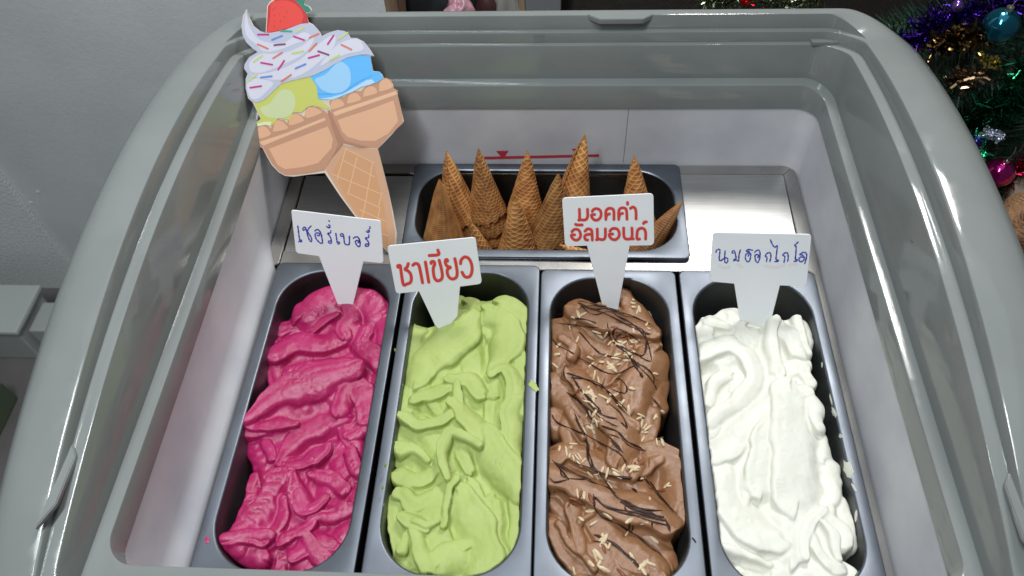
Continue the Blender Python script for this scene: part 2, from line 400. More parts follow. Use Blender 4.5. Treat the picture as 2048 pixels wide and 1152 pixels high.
def ice_cream(name, x0, x1, y0, y1, base, strokes, crop, material, label, soft=1.0, lipk=1.0, strk=1.0, rip=0.0, fill=14, pit=3.0, fine=.0, hb=.3, dzs=1.5, blend=.7):
    """mass of scooped ice cream: spatula strokes laid over each other inside a pan"""
    xs = np.arange(x0, x1, STEP); ys = np.arange(y0, y1, STEP)
    X, Y = np.meshgrid(xs, ys, indexing='ij')
    wx = X+smooth_noise(X.shape, 26)*1.6+smooth_noise(X.shape, 9)*0.35
    wy = Y+smooth_noise(X.shape, 26)*1.6+smooth_noise(X.shape, 9)*0.35
    Z = np.full(X.shape, -120.0)
    cx0, cy0, cs = crop
    L = []
    for st in strokes:
        pts, hw, dz = st[:3]; o = st[3] if len(st) > 3 else {}
        px = np.array(pts, float)/cs+[cx0, cy0]
        dz = dz*dzs-3*(dzs-1); P = on_axis(px, 2, base+dz)[:, :2]
        hws = np.atleast_1d(np.array(hw, float))
        if len(hws) < len(pts): hws = np.interp(np.linspace(0, 1, len(pts)), np.linspace(0, 1, len(hws)), hws)
        W = np.array([h/cs/ppm(p[1]) for h, p in zip(hws, px)])
        L.append((P, W, base+dz, o, True))
    tot = list(L)
    r2 = random.Random(int(abs(x0)*10)+3)
    for k in range(fill):                      # smaller folds lying a little lower between the traced ones
        P, W, z, o, _ = r2.choice(L)
        i = r2.randrange(len(P)-1); t = r2.random(); c = P[i]*(1-t)+P[i+1]*t
        d = P[i+1]-P[i]; a = math.atan2(d[1], d[0])+r2.gauss(0, 0.5)
        off = r2.uniform(-1, 1)*W[i]*1.0; c = c+np.array([-math.sin(a), math.cos(a)])*off
        l = r2.uniform(12, 26); bend = r2.gauss(0, 6)
        nrm = np.array([-math.sin(a), math.cos(a)]); dr = np.array([math.cos(a), math.sin(a)])
        pp = np.array([c-dr*l, c+nrm*bend, c+dr*l]); ww = r2.uniform(7, 13)
        tot.insert(0, (pp, np.array([ww*.6, ww, ww*.7]), z-r2.uniform(1, 7), {}, False))
    for si, (P, W, zt, o, traced) in enumerate(tot):
        Q = catmull(np.hstack([P, W[:, None]]), 9)
        seg = np.linalg.norm(np.diff(Q[:, :2], axis=0), axis=1); s = np.concatenate([[0], np.cumsum(seg)]); T = s[-1]+1e-6
        wmax = Q[:, 2].max()*1.25
        ia, ib = np.searchsorted(xs, Q[:, 0].min()-wmax), np.searchsorted(xs, Q[:, 0].max()+wmax)
        ja, jb = np.searchsorted(ys, Q[:, 1].min()-wmax), np.searchsorted(ys, Q[:, 1].max()+wmax)
        if ib-ia < 2 or jb-ja < 2: continue
        gx, gy = wx[ia:ib, ja:jb], wy[ia:ib, ja:jb]
        best = np.full(gx.shape, 1e9); sp = np.zeros(gx.shape); sd = np.zeros(gx.shape); ww = np.ones(gx.shape)
        for k in range(len(Q)-1):
            a, b2 = Q[k], Q[k+1]; d = b2[:2]-a[:2]; l2 = d@d+1e-9
            t = np.clip(((gx-a[0])*d[0]+(gy-a[1])*d[1])/l2, 0, 1)
            ex, ey = gx-(a[0]+d[0]*t), gy-(a[1]+d[1]*t); dist = np.hypot(ex, ey)
            wv = a[2]+(b2[2]-a[2])*t; q = dist/wv
            mk = q < best
            best = np.where(mk, q, best); sp = np.where(mk, s[k]+t*seg[k], sp)
            sd = np.where(mk, np.sign(d[0]*ey-d[1]*ex)*q, sd); ww = np.where(mk, wv, ww)
        rs = random.Random(si*13+int(abs(x0)))
        side = o.get('side', rs.choice((-1, 1))); tilt = o.get('tilt', rs.uniform(.10, .30))*side
        u = np.clip(best, 0, 1)
        hard = np.sqrt(np.clip(1-u**2.8, 0, 1)); soft_ = (1-u*u)**1.5
        ws = 1/(1+np.exp(-(sd*side)/0.10))              # crease on one side, merging on the other
        endw = np.clip(np.minimum(sp, T-sp)/(0.6*ww), 0, 1)
        dome = hard*(ws+hb*(1-ws))+soft_*(1-ws)*(1-hb)
        c = o.get('c', 0.66)*1.1*ww*(1+0.9*(1-ws)*(1-hb))
        h = zt-c+c*dome+tilt*sd*ww*(0.4+0.6*endw)
        h += lipk*o.get('lip', rs.uniform(0.3, 1.5))*np.exp(-((sd*side-0.84)/0.13)**2)
        h -= lipk*rs.uniform(0, 1.4)*np.exp(-((sd*side-0.52)/0.20)**2)
        nst = rs.uniform(1.5, 4.0)
        h += strk*o.get('str', rs.uniform(0.05, 0.40))*np.sin(sd*nst*3.1+rs.random()*6+0.6*np.sin(sp/22+rs.random()*6))*np.clip(1-u**4, 0, 1)
        rp = o.get('rip', rip*rs.random())
        if rp: h += rp*np.sin((sp+9*sd*sd*np.sign(tilt+.01))/rs.uniform(1.5, 2.3))*np.clip(1-u*u, 0, 1)
        rise = o.get('rise', rs.uniform(-3, 3)); h += rise*(sp/T-.5)
        h = np.where(best < 1, h, -200)
        za = Z[ia:ib, ja:jb]; kk = (blend if traced else 2.0)*soft
        hh = np.clip(.5+.5*(h-za)/kk, 0, 1); Z[ia:ib, ja:jb] = za*(1-hh)+h*hh+kk*hh*(1-hh)
    have = Z > -110
    wgt = gauss(have.astype(float), 9)+1e-4; Zb = gauss(np.where(have, Z, 0), 9)/wgt
    hm = have.copy()
    for j in range(hm.shape[1]):
        w_ = np.flatnonzero(hm[:, j])
        if len(w_): hm[w_[0]:w_[-1]+1, j] = True
    core = gauss(hm.astype(float), 4)
    Zb = Zb-pit+smooth_noise(Z.shape, 18)*1.2
    Z = np.where(have | (core > .55), np.maximum(Z, np.where(core > .55, Zb, -120)), Z)
    have = Z > -110
    # edges run down into the pan
    Zf = np.where(have, Z, -120)
    Z = gauss(Zf, 0.55*soft+0.35)*0.75+gauss(Zf, 1.6*soft)*0.25
    Z += smooth_noise(Z.shape, 14)*0.35+smooth_noise(Z.shape, 5)*0.10+fine*smooth_noise(Z.shape, 3)*np.clip(smooth_noise(Z.shape, 22), 0, 2)
    # keep inside the pan opening
    hx, hy = (x1-x0)/2, (y1-y0)/2; mx, my = (x0+x1)/2, (y0+y1)/2; r = 50
    qx, qy = np.abs(X-mx)-(hx-r), np.abs(Y-my)-(hy-r)
    sdf = np.hypot(np.maximum(qx, 0), np.maximum(qy, 0))+np.minimum(np.maximum(qx, qy), 0)-r
    lim = -(2.2+0.04*np.clip(-Z, 0, 120))+smooth_noise(Z.shape, 12)*0.5
    Z = np.where(sdf > lim, Z-(sdf-lim)*14, Z)
    G = gauss(Z.clip(base-30, 99), 2.2); gx_, gy_ = np.gradient(G, STEP)
    ab = np.tanh((Z.clip(base-30, 99)-gauss(Z.clip(base-30, 99), 9))/3.5).clip(-.4, 1)
    g = np.hypot(gx_, gy_)+1e-6; amt = 1.7*np.tanh(g*1.6)*ab/g
    PX, PY = X-gx_*amt, Y-gy_*amt
    mask = (Z > -105) & (sdf < -0.6)
    o = grid_mesh(name, np.stack([PX, PY, Z], -1), material, None, org=(mx, my, base-20), mask=mask)
    tag(o, label, 'ice cream')
    return xs, ys, Z
CP = (400, 520, 1.8238)
PINK = [
 ([(300,240),(350,230)],45,0),([(270,300),(280,370),(290,430)],45,0),([(590,740),(580,830)],45,0),([(640,560),(620,640)],38,0),
 ([(640,430),(620,520),(580,580)],52,2),([(540,620),(560,680),(540,740)],42,3),([(480,700),(500,760),(460,830)],58,2),
 ([(480,960),(450,1040),(400,1100)],60,1),([(330,960),(350,1040),(380,1100)],60,3),([(560,860),(560,930),(520,1000)],50,3),([(520,990),(480,1060),(440,1090)],55,0),
 ([(200,640),(220,710),(250,790)],46,1,{'rip':.6}),([(200,800),(170,900),(150,960)],30,-2),
 ([(400,190),(470,150),(560,150),(640,190)],72,6),([(640,180),(670,260),(650,340)],50,4),([(540,160),(550,210),(530,260)],30,7,{'lip':2}),
 ([(330,400),(420,380),(520,370),(570,390)],32,4),([(270,330),(350,290),(460,290),(560,240)],[42,52,48,30],6),
 ([(600,250),(580,300),(640,360)],[30,48,40],7,{'lip':2}),([(440,480),(490,510),(500,560)],40,6),
 ([(560,400),(530,480),(510,540)],35,9),([(560,450),(600,500),(610,560)],44,8,{'c':.3}),
 ([(150,592),(220,530),(300,480),(400,440),(480,420),(560,390)],[7,30,52,60,55,30],14,{'c':.5,'tilt':.25}),
 ([(150,600),(200,600),(270,592),(355,590)],[5,20,26,10],10),
 ([(290,740),(340,660),(430,610),(520,580)],[20,46,50,40],5),([(290,740),(360,740),(440,700),(460,670)],[10,25,25,12],8,{'lip':2}),
 ([(230,660),(260,720)],20,4),([(540,700),(560,760),(600,770)],25,6),([(550,640),(600,620)],26,5,{'lip':2}),
 ([(330,780),(360,860),(400,900),(450,860)],[20,38,36,20],9,{'lip':2.5}),([(400,780),(460,790),(520,840)],[16,36,26],5),
 ([(300,780),(250,870),(200,950),(130,1020)],[34,44,58,50],9,{'rip':.9,'c':.5}),([(300,870),(290,940),(250,1010)],[20,36,30],7),
 ([(110,1030),(170,1060),(220,1080)],[30,46,40],5),([(85,1015),(160,1005),(245,1010)],[12,20,14],11),
 ([(290,1020),(350,1000),(400,960)],24,7),([(400,950),(470,930),(545,910)],[14,28,22],7,{'lip':2}),
 ([(360,1000),(400,1040),(440,1080)],28,6),([(300,1010),(260,1040)],16,4),([(470,880),(520,900)],22,7),([(250,1120),(420,1130)],40,-4),
]
CG = (720, 520, 1.8225)
GREEN = [
 ([(210,260),(210,340),(210,450)],42,1),([(400,170),(430,200),(450,260)],46,0),([(400,300),(430,400),(440,480)],62,1),
 ([(590,200),(600,330)],30,0),([(160,640),(170,720),(200,760)],42,1),([(140,880),(140,980),(160,1060)],36,0),([(580,800),(600,720)],28,1),
 ([(300,170),(360,160)],40,-4),([(190,480),(190,540)],44,2),([(270,480),(290,520)],40,3),
 ([(360,230),(310,290),(240,350),(210,430)],[84,90,76,45],6,{'c':.35,'str':.1}),([(520,160),(580,200),(610,280)],46,4),
 ([(465,190),(520,230),(530,310),(485,400)],[42,56,54,26],6,{'c':.45}),([(590,340),(590,440),(600,540)],28,5),
 ([(490,430),(490,530),(480,650)],[46,46,28],4),([(470,410),(530,380),(565,430),(560,520),(550,640),(580,760)],[10,30,38,40,36,16],8,{'lip':1.6}),
 ([(220,600),(270,680),(300,760)],56,4,{'str':.1}),([(200,500),(270,470),(340,450)],[20,32,26],6),([(330,420),(400,430),(440,480)],[24,40,30],8),
 ([(150,550),(220,590),(300,570),(350,520),(350,440)],[10,24,28,26,12],9,{'lip':1.8}),
 ([(340,510),(390,560),(430,620),(435,680)],[26,42,42,10],10,{'c':.4}),([(430,672),(370,640),(325,625),(300,700),(320,790)],[8,18,20,20,8],13),
 ([(380,690),(400,760)],[44,30],6),([(150,780),(210,790),(290,750)],[44,44,20],4),([(450,650),(500,730),(560,810),(605,870)],[66,62,48,18],9,{'c':.35}),
 ([(150,700),(200,690),(240,730)],[16,16,10],8,{'lip':2}),
 ([(160,850),(200,880),(260,850),(330,800)],[36,42,34,14],5),([(250,880),(230,960),(280,1100)],[70,90,80],4,{'c':.3}),
 ([(360,870),(400,950),(430,1060),(440,1140)],[60,80,84,80],6,{'c':.3,'str':.1}),([(400,820),(440,880),(450,960)],[26,26,12],4),
 ([(345,800),(310,840),(305,960)],[16,13,10],10,{'lip':1.5}),([(490,870),(500,960),(520,1060)],[34,34,28],5,{'c':.5}),
 ([(555,870),(560,980),(550,1080)],[36,38,26],4),([(200,960),(230,1050),(260,1130)],[28,38,44],7),([(190,950),(240,970),(290,940)],[8,16,8],9,{'lip':2}),
 ([(300,1100),(360,1070)],64,6,{'c':.3}),([(150,1080),(200,1120)],30,-2),([(200,1160),(450,1170)],50,4),([(520,1100),(540,1150)],40,2),
]
CM = (1050, 520, 1.8216)
MOCHA = [
 ([(110,240),(130,310),(120,370)],56,3),([(180,260),(230,320),(280,340)],44,3),([(490,440),(480,520)],42,1),([(100,880),(160,960),(200,1040)],38,1),
 ([(100,450),(150,520),(220,590)],50,4),([(430,980),(480,1020),(520,1080)],44,0),([(100,960),(160,1050),(230,1130)],48,3),([(100,580),(170,620),(220,660)],44,3),
 ([(440,570),(420,660),(450,720)],54,4),([(370,110),(410,180),(450,240)],[30,54,50],2),([(300,400),(250,420)],50,2),
 ([(200,170),(280,190),(370,220),(460,250)],[50,58,56,34],8,{'c':.4}),([(330,290),(400,330),(450,310)],46,3),([(380,260),(340,360),(300,420)],50,4),
 ([(470,350),(430,440),(400,530)],[60,68,54],8,{'c':.45}),([(190,420),(300,520),(375,620),(350,720)],[50,64,70,50],9,{'c':.42,'lip':1.5}),
 ([(140,280),(180,310),(170,350)],[16,22,16],7),([(160,540),(190,600),(220,640)],[14,22,12],8),
 ([(90,730),(170,680),(280,730),(390,750),(470,720)],[34,50,54,52,40],6,{'c':.4}),([(450,700),(530,740),(560,830),(530,940)],[46,62,60,50],5,{'c':.4}),
 ([(90,770),(200,810),(320,870),(440,900),(520,950)],[40,56,66,62,44],10,{'c':.42,'lip':1.6}),
 ([(180,900),(200,980),(210,1060)],[30,34,14],7,{'lip':2}),([(210,960),(245,930)],[16,14],8),([(260,920),(320,1000),(400,1060),(480,1110)],[50,74,70,50],6,{'c':.4}),
 ([(250,1080),(350,1130)],64,5,{'c':.4}),([(420,740),(400,790)],[30,14],9,{'lip':2}),([(330,560),(390,600)],30,8),
 ([(200,1170),(330,1185)],55,4),([(330,1190),(480,1180)],55,3),([(470,1120),(520,1170)],50,1),
 ([(120,960),(190,1040),(250,1120)],[10,16,14],7,{'lip':1.5}),
]
CW = (1340, 520, 1.8217)
WHITE = [
 ([(590,740),(600,820),(590,880)],38,2),([(550,640),(570,720)],34,3),([(160,1020),(250,1090),(340,1130)],42,-2),([(560,1120),(600,1150)],54,4),
 ([(400,1060),(380,1120)],74,4),([(300,1160),(480,1180)],60,4),([(480,1180),(640,1170)],54,3),([(250,1130),(330,1190)],50,0),([(110,560),(120,620),(150,700)],32,3),([(120,250),(110,290)],34,1),([(160,220),(200,230)],34,3),([(220,210),(260,260)],36,2),
 ([(480,230),(500,300)],32,2),([(150,860),(160,920)],38,2),([(160,730),(180,790)],42,3),([(600,940),(610,1000),(590,1060)],48,3),
 ([(300,260),(340,300)],54,3),([(400,230),(450,260),(480,320)],[44,56,44],6),([(420,380),(470,370)],48,3),([(480,400),(510,440)],30,4),
 ([(100,430),(120,500)],48,3),([(150,470),(150,500)],40,3),
 ([(380,215),(365,290),(385,400)],[22,26,34],9,{'lip':2}),([(380,440),(420,430)],44,6),
 ([(95,360),(150,310),(230,295),(300,350),(325,430),(270,510),(180,570),(140,610)],[18,42,50,50,48,46,38,22],8,{'side':-1,'tilt':.3,'c':.5}),
 ([(210,420),(170,460),(150,520)],[34,34,14],6),([(260,420),(250,470)],36,5),
 ([(150,720),(200,680),(260,600),(330,530),(420,480),(500,470)],[16,56,62,58,46,24],9,{'c':.4}),
 ([(130,620),(150,680),(210,720)],[14,22,14],9,{'lip':2}),
 ([(450,490),(470,620),(480,740),(470,860)],[74,100,104,86],10,{'c':.25,'str':.15}),([(360,600),(350,720),(340,820)],[40,62,60],10,{'c':.3}),
 ([(500,470),(530,530),(550,600)],[20,34,20],9),
 ([(200,760),(230,850),(300,950),(380,1000)],[60,84,86,66],8,{'c':.28}),([(440,860),(420,960),(430,1060)],[60,74,66],7,{'c':.3}),
 ([(140,960),(200,990),(260,1030),(300,1040)],[14,50,62,44],6,{'c':.3}),([(150,1010),(260,1060),(370,1110)],[8,14,10],7,{'lip':1.5}),
 ([(560,900),(500,950),(480,1010),(490,1090)],[22,34,36,22],8,{'lip':2}),([(600,900),(590,930),(540,940)],[22,36,22],6),
 ([(520,1000),(560,1060),(610,1110)],[20,34,30],7),([(560,960),(600,1020),(620,1080)],[14,26,16],8,{'lip':1.6}),([(420,1000),(470,1080)],[30,40],7),
]
Zp = ice_cream('cherry_ice_cream', -321, -183, -376, -8, -20, PINK, CP, M_pink, 'deep pink cherry ice cream in rough glossy folds beside the left wall', soft=.75, pit=6, hb=.8, blend=.5, rip=.2, strk=.8, lipk=.9, dzs=1.8, fine=.22, fill=22)
Zg = ice_cream('green_tea_ice_cream', -152.5, -14, -375, -10, -10, GREEN, CG, M_green, 'pale green tea ice cream in smooth matte folds', soft=.6, strk=.5, hb=.5, blend=.4, pit=5.5, lipk=.75, fine=.10, dzs=1.8)
Zm = ice_cream('mocha_ice_cream', 13.5, 152, -378, -14, -14, MOCHA, CM, M_choc, 'brown mocha ice cream under chocolate drizzle and slivered almonds', soft=.9, strk=.5, hb=.5, pit=6, fine=.08, dzs=1.8, lipk=.8)
Zw = ice_cream('milk_ice_cream', 182, 319, -379, -14, -8, WHITE, CW, M_white, 'white milk ice cream in soft creamy swirls by the right wall', soft=1.4, strk=.4, lipk=.55, hb=.4, pit=5, dzs=1.7)
def height(Zt, x, y):
    xs, ys, Z = Zt
    i = int(np.clip(np.searchsorted(xs, x), 1, len(xs)-2)); j = int(np.clip(np.searchsorted(ys, y), 1, len(ys)-2))
    n = Vector((-(Z[i+1, j]-Z[i-1, j])/(2*STEP), -(Z[i, j+1]-Z[i, j-1])/(2*STEP), 1)).normalized()
    return Z[i, j], n
def land(Zt, px, z0=-10):
    z = z0; d = ray(np.array(px, float))
    # march down along the sight line to the surface
    t = (40-CAM[2])/d[2]
    for _ in range(260):
        P = CAM+d*t
        h, n = height(Zt, P[0], P[1])
        if P[2] <= h: break
        t += 0.4
    return P, n
# ------------------------------------------------------------------ toppings on the mocha
def c2p(p, crop=CM): return (p[0]/crop[2]+crop[0], p[1]/crop[2]+crop[1])
DR = [[(190,150),(260,165),(330,185),(400,210),(465,240)],[(200,165),(300,200),(420,260),(460,270)],[(90,215),(200,215),(260,230)],
[(300,230),(310,290),(360,330),(410,400),(430,430)],[(330,200),(400,240),(440,290),(430,350),(370,330),(320,280),(340,250),(420,300)],
[(195,260),(260,330),(300,350),(400,370),(410,400)],[(90,300),(150,330),(230,380),(330,420),(420,380),(480,440)],[(150,410),(230,440),(300,480),(370,550)],
[(150,480),(200,520),(260,600),(330,620),(370,660),(430,690)],[(80,565),(130,600),(200,630),(290,680),(340,700),(370,740)],
[(180,560),(220,650),(230,720),(260,770),(400,800),(420,790)],[(290,510),(350,560),(372,615),(350,590)],[(330,430),(370,460),(360,490),(310,470)],
[(160,800),(110,740),(200,790),(300,830),(330,850)],[(60,770),(90,810),(160,800)],[(110,830),(150,850)],
[(250,860),(300,900),(400,920),(510,940),(430,915),(350,880),(380,900),(510,948)],[(180,740),(260,770),(330,860),(400,900),(480,930)],
[(250,850),(260,920),(330,960),(400,1000),(460,1050),(500,1080)],[(250,1000),(320,1030),(400,1100),(440,1150)],[(510,940),(530,990)],[(430,790),(480,850),(540,920)],
[(460,500),(510,560)],[(400,370),(460,410),(470,450)],[(190,155),(250,180),(300,180),(360,200)],[(150,385),(140,420),(180,470)],[(390,830),(410,850)],[(460,955),(465,975)],
[(170,420),(200,470),(250,520),(280,560)],[(100,730),(150,770),(240,800)],[(350,870),(420,905),(500,915)],[(210,500),(270,560),(340,580)],[(300,640),(350,690)],[(380,960),(378,990)]]
V, Fc = [], []
def tube(path, rad, seg=6, flat=0.7):
    i0 = len(V); n = len(path)
    for i, (p, nn) in enumerate(path):
        p = Vector(p); t = Vector(path[min(i+1, n-1)][0])-Vector(path[max(i-1, 0)][0]); t.normalize() if t.length > 0 else None
        s_ = t.cross(nn).normalized() if t.length else Vector((1, 0, 0)); u_ = s_.cross(t)
        r = rad[i] if hasattr(rad, '__len__') else rad
        for k in range(seg):
            a = 2*math.pi*k/seg; V.append(tuple(p+s_*math.cos(a)*r+u_*math.sin(a)*r*flat))
    for i in range(n-1):
        for k in range(seg): Fc.append([i0+i*seg+k, i0+i*seg+(k+1) % seg, i0+(i+1)*seg+(k+1) % seg, i0+(i+1)*seg+k])
    Fc.append([i0+k for k in range(seg)][::-1]); Fc.append([i0+(n-1)*seg+k for k in range(seg)])
def drape(pts, r0, jit=3.5):
    q = catmull(pts, 14); path = []; rad = []; ph = random.random()*6
    for i, c in enumerate(q):
        c = (c[0]+math.sin(i*.5+ph)*jit*.5, c[1]+math.cos(i*.37+ph)*jit*.4)
        P, n = land(Zm, c2p(c)); path.append((P+np.array([0, -.3, 1.0]), Vector((0, 0, 1)))); e = min(i, len(q)-1-i)
        rad.append(r0*(0.75+0.35*math.sin(i*.45+ph)+.25*random.random())*(0.35+0.65*min(1, e/3)))
    # thread bridges small dips
    A = np.array([p for p, _ in path])
    for _ in range(14): A[1:-1] = np.stack([A[1:-1, 0]*.5+(A[:-2, 0]+A[2:, 0])*.25, A[1:-1, 1]*.5+(A[:-2, 1]+A[2:, 1])*.25, np.maximum(A[1:-1, 2], (A[:-2, 2]+A[2:, 2])/2)], -1)
    tube([(a, Vector((0, 0, 1))) for a in A], rad)
for d in DR: drape(d, random.uniform(.8, 1.25))
for d in DR:
    if random.random() < .55: drape([(x+random.gauss(10, 8), y+random.gauss(14, 9)) for x, y in d], random.uniform(.45, .8))
tag(mesh('chocolate_drizzle', V, Fc, M_drizzle, None, smooth=True, org=(80, -180, -8)), 'thin dark chocolate drizzle zigzagging over the mocha ice cream', 'chocolate sauce')
V, Fc = [], []
pp = on_axis([(1384, 1075), (1388, 1079), (1392, 1085)], 2, 0.5)
tube([(p, Vector((0, 0, 1))) for p in pp], [.5, .8, .5], flat=.5)
tag(mesh('chocolate_drip', V, Fc, M_drizzle, None, smooth=True, org=pp[1]), 'short dark chocolate streak dropped on the steel rim right of the mocha', 'chocolate drip')
def almond_mesh(l, w_, t_, seed):
    r = random.Random(seed); n = 7
    V, Fc = [], []
    for i in range(n):
        s = i/(n-1); prof = math.sin(math.pi*min(max(s*.86+.07, 0), 1))**.55; cv = r.uniform(-.06, .06)*l+math.sin(s*3.14)*l*.06
        for a, b_ in ((-1, -1), (1, -1), (1, 1), (-1, 1)):
            V.append(((s-.5)*l, a*w_/2*prof+cv*.4, b_*t_/2*(0.6+.4*prof)))
    for i in range(n-1):
        for k in range(4): Fc.append([i*4+k, i*4+(k+1) % 4, (i+1)*4+(k+1) % 4, (i+1)*4+k])
    Fc += [[3, 2, 1, 0], [(n-1)*4+k for k in range(4)]]
    me = bpy.data.meshes.new('almond_sliver'); me.from_pydata([(x*S, y*S, z*S) for x, y, z in V], [], Fc); me.update()
    me.polygons.foreach_set('use_smooth', [True]*len(me.polygons)); return me
AM = {0: [], 1: []}
for k, mt in ((0, M_almond), (1, M_almond2)):
    for j in range(6):
        me = almond_mesh(random.uniform(7, 12.5), random.uniform(1.9, 3.8), random.uniform(1.2, 1.9), j*7+k); me.materials.append(mt); AM[k].append(me)
CL = [((375,140),3),((410,180),3),((215,220),3),((165,250),1),((190,295),1),((125,330),2),((110,385),1),((95,425),1),((340,320),12),((400,300),6),((370,350),5),((300,390),8),((245,365),2),((240,480),8),
((300,495),4),((350,540),5),((250,550),6),((260,580),4),((240,620),3),((420,590),4),((490,565),3),((475,415),1),((390,470),1),((80,620),1),((470,660),5),((440,620),3),((150,690),5),((190,730),5),
((240,780),2),((270,800),3),((310,800),6),((380,770),4),((430,795),1),((455,870),1),((520,810),2),((210,865),2),((240,915),1),((300,930),1),((250,960),1),((205,945),1),((410,965),2),((370,1000),1),
((280,1030),5),((260,1090),4),((290,1125),1),((380,1090),2),((445,1095),2),((470,1020),1),((430,1130),1),((115,1130),1),((180,1140),1),((280,270),2),((440,240),2),((455,200),1)]
CB = [((330,265),3),((380,295),3),((270,690),1),((180,870),3),((160,890),1),((480,820),2),((430,740),3),((300,1050),2),((240,870),1),((350,1140),1),((190,480),1),((195,570),1),((110,690),1),((265,265),1),((370,280),2),((400,745),1)]
for k, cl in ((0, CL), (1, CB)):
    for (cx, cy), n in cl:
        for i in range(n):
            s_ = 0 if n == 1 else 7+3.2*n**.7
            P, nn = land(Zm, c2p((cx+random.gauss(0, s_), cy+random.gauss(0, s_*.9))))
            o = bpy.data.objects.new('almond_sliver', random.choice(AM[k])); C.objects.link(o)
            zq = nn.to_track_quat('Z', 'Y').to_matrix().to_4x4()
            o.matrix_world = Matrix.Translation(Vector(P+np.array(nn)*random.uniform(.3, 1.2))*S) @ zq @ Matrix.Rotation(random.uniform(0, 6.28) if random.random() < .5 else random.gauss(-.8, .5), 4, 'Z') @ Matrix.Rotation(random.gauss(0, .22), 4, 'Y') @ Matrix.Scale(random.uniform(.8, 1.3), 4)
            row = ['at the far tip', 'on the upper third', 'above the middle', 'across the middle', 'below the middle', 'on the lower third', 'near the bottom edge'][min(6, int(cy/165))]
            col = 'left' if cx < 200 else ('right' if cx > 380 else 'central')
            if k == 0: tag(o, 'pale almond sliver %s of the mocha ice cream, %s part' % (row, col), 'almond', 'pale almond slivers on the mocha')
            else: tag(o, 'reddish toasted nut piece %s of the mocha ice cream, %s part' % (row, col), 'nut', 'toasted nut slivers on the mocha')
# smears left on the steel by the ice cream
def smear(name, label, P, n, r, material, cat, seed=0, elong=1.8, ang=0.5):
    rr = random.Random(seed); n = Vector(n).normalized(); a = n.orthogonal().normalized(); b_ = n.cross(a)
    c, s_ = math.cos(ang), math.sin(ang); a, b_ = a*c+b_*s_, b_*c-a*s_
    V = [tuple(Vector(P)+n*r*.25)]; k = 16
    for ringi, (f_, h) in enumerate(((.6, .22), (1, .02))):
        for i in range(k):
            t = 2*math.pi*i/k; q = r*f_*(0.75+.45*rr.random() if ringi else .8)
            V.append(tuple(Vector(P)+a*math.cos(t)*q*elong+b_*math.sin(t)*q+n*r*h))
    Fc = [[0, 1+i, 1+(i+1) % k] for i in range(k)]+[[1+i, 1+k+i, 1+k+(i+1) % k, 1+(i+1) % k] for i in range(k)]
    return tag(mesh(name, V, Fc, material, None, smooth=True, org=P), label, cat)
def wall_pt(px, x, tilt=0.055):
    p0 = (x, -180, 0); n = Vector((-1 if x > 250 else 1, 0, tilt)).normalized()
    return on_plane(np.array(px, float), p0, n), n
for i, (px, r, el, an) in enumerate([((1644,730),2.2,1.6,.3),((1668,825),4.0,2.2,1.3),((1681,872),2.4,2,1.9),((1697,938),8,1.7,1.5),((1662,800),2.5,3,.9),((1687,1000),2.6,2.2,.4),((1712,1032),3.2,2,0),((1708,975),2.4,3.5,1.4),((1672,1010),2.0,2.5,.9)]):
    P, n = wall_pt(px, 319.0)
    smear('cream_smear', ['tiny white fleck highest on', 'upper large white smear on', 'small white dab under the upper smear on', 'largest white smear on', 'slim curved white trace highest beside the cream on', 'thin faint white trace low on', 'bright short white dash lowest on', 'long thin white streak under the largest smear on', 'faint white dab low beside the cream on'][i]+' the right wall of the milk pan', P, n, r, M_white, 'smear', i, el, an)['group'] = 'cream smears inside the milk pan'
P = on_axis((1067, 772), 2, 2.6); smear('cream_smear', 'pale green drop on the rim between the green tea and mocha pans', P, (0, 0, 1), 4.2, M_green, 'smear', 31, 2.0, 1.4)
P = on_axis((414, 1080), 2, 1.2); smear('cream_smear', 'pink spot on the steel rim left of the cherry ice cream', P, (0, 0, 1), 2.2, M_pink, 'smear', 33, 1.6, 1.4)
for i, (px, r) in enumerate([((805, 770), 3), ((800, 795), 2.2), ((770, 930), 2.6), ((765, 975), 2.0), ((790, 700), 2), ((768, 1010), 2.2)]):
    P, n = wall_pt(px, -152.5)
    smear('cream_smear', ['green dab second from the top on', 'small green fleck third from the top on', 'green dab fourth from the top on', 'small green fleck fifth from the top on', 'green fleck highest on', 'green fleck lowest on'][i]+' the left wall of the green tea pan', P, n, r, M_green, 'smear', 50+i, 1.8, 1.2)['group'] = 'smears inside the green tea pan'

# ------------------------------------------------------------------ waffle cones
M_waffle, nt, b = mat('waffle', (0.42, 0.20, 0.07), 0.6)
n_, r_ = noise_col(nt, b, (0.34, 0.135, 0.042), (0.72, 0.38, 0.135), 45, 8, 0.32, 0.68)
at = N(nt, 'ShaderNodeAttribute', attribute_name='weave')
mx_ = N(nt, 'ShaderNodeMix', data_type='RGBA', blend_type='MULTIPLY'); mx_.inputs[0].default_value = 1
rr_ = N(nt, 'ShaderNodeValToRGB'); rr_.color_ramp.elements[0].color = (0.50, 0.36, 0.27, 1); rr_.color_ramp.elements[1].color = (1.30, 1.32, 1.25, 1)
nt.links.new(at.outputs['Fac'], rr_.inputs['Fac']); nt.links.new(r_.outputs['Color'], mx_.inputs[6]); nt.links.new(rr_.outputs['Color'], mx_.inputs[7])
oi = N(nt, 'ShaderNodeObjectInfo'); mr = N(nt, 'ShaderNodeMapRange'); mr.inputs['To Min'].default_value = .62; mr.inputs['To Max'].default_value = 1.15
nt.links.new(oi.outputs['Random'], mr.inputs['Value']); hs = N(nt, 'ShaderNodeHueSaturation'); nt.links.new(mr.outputs['Result'], hs.inputs['Value']); nt.links.new(mx_.outputs[2], hs.inputs['Color'])
nt.links.new(hs.outputs['Color'], b.inputs['Base Color']); bump(nt, b, 700, .3, .0006)
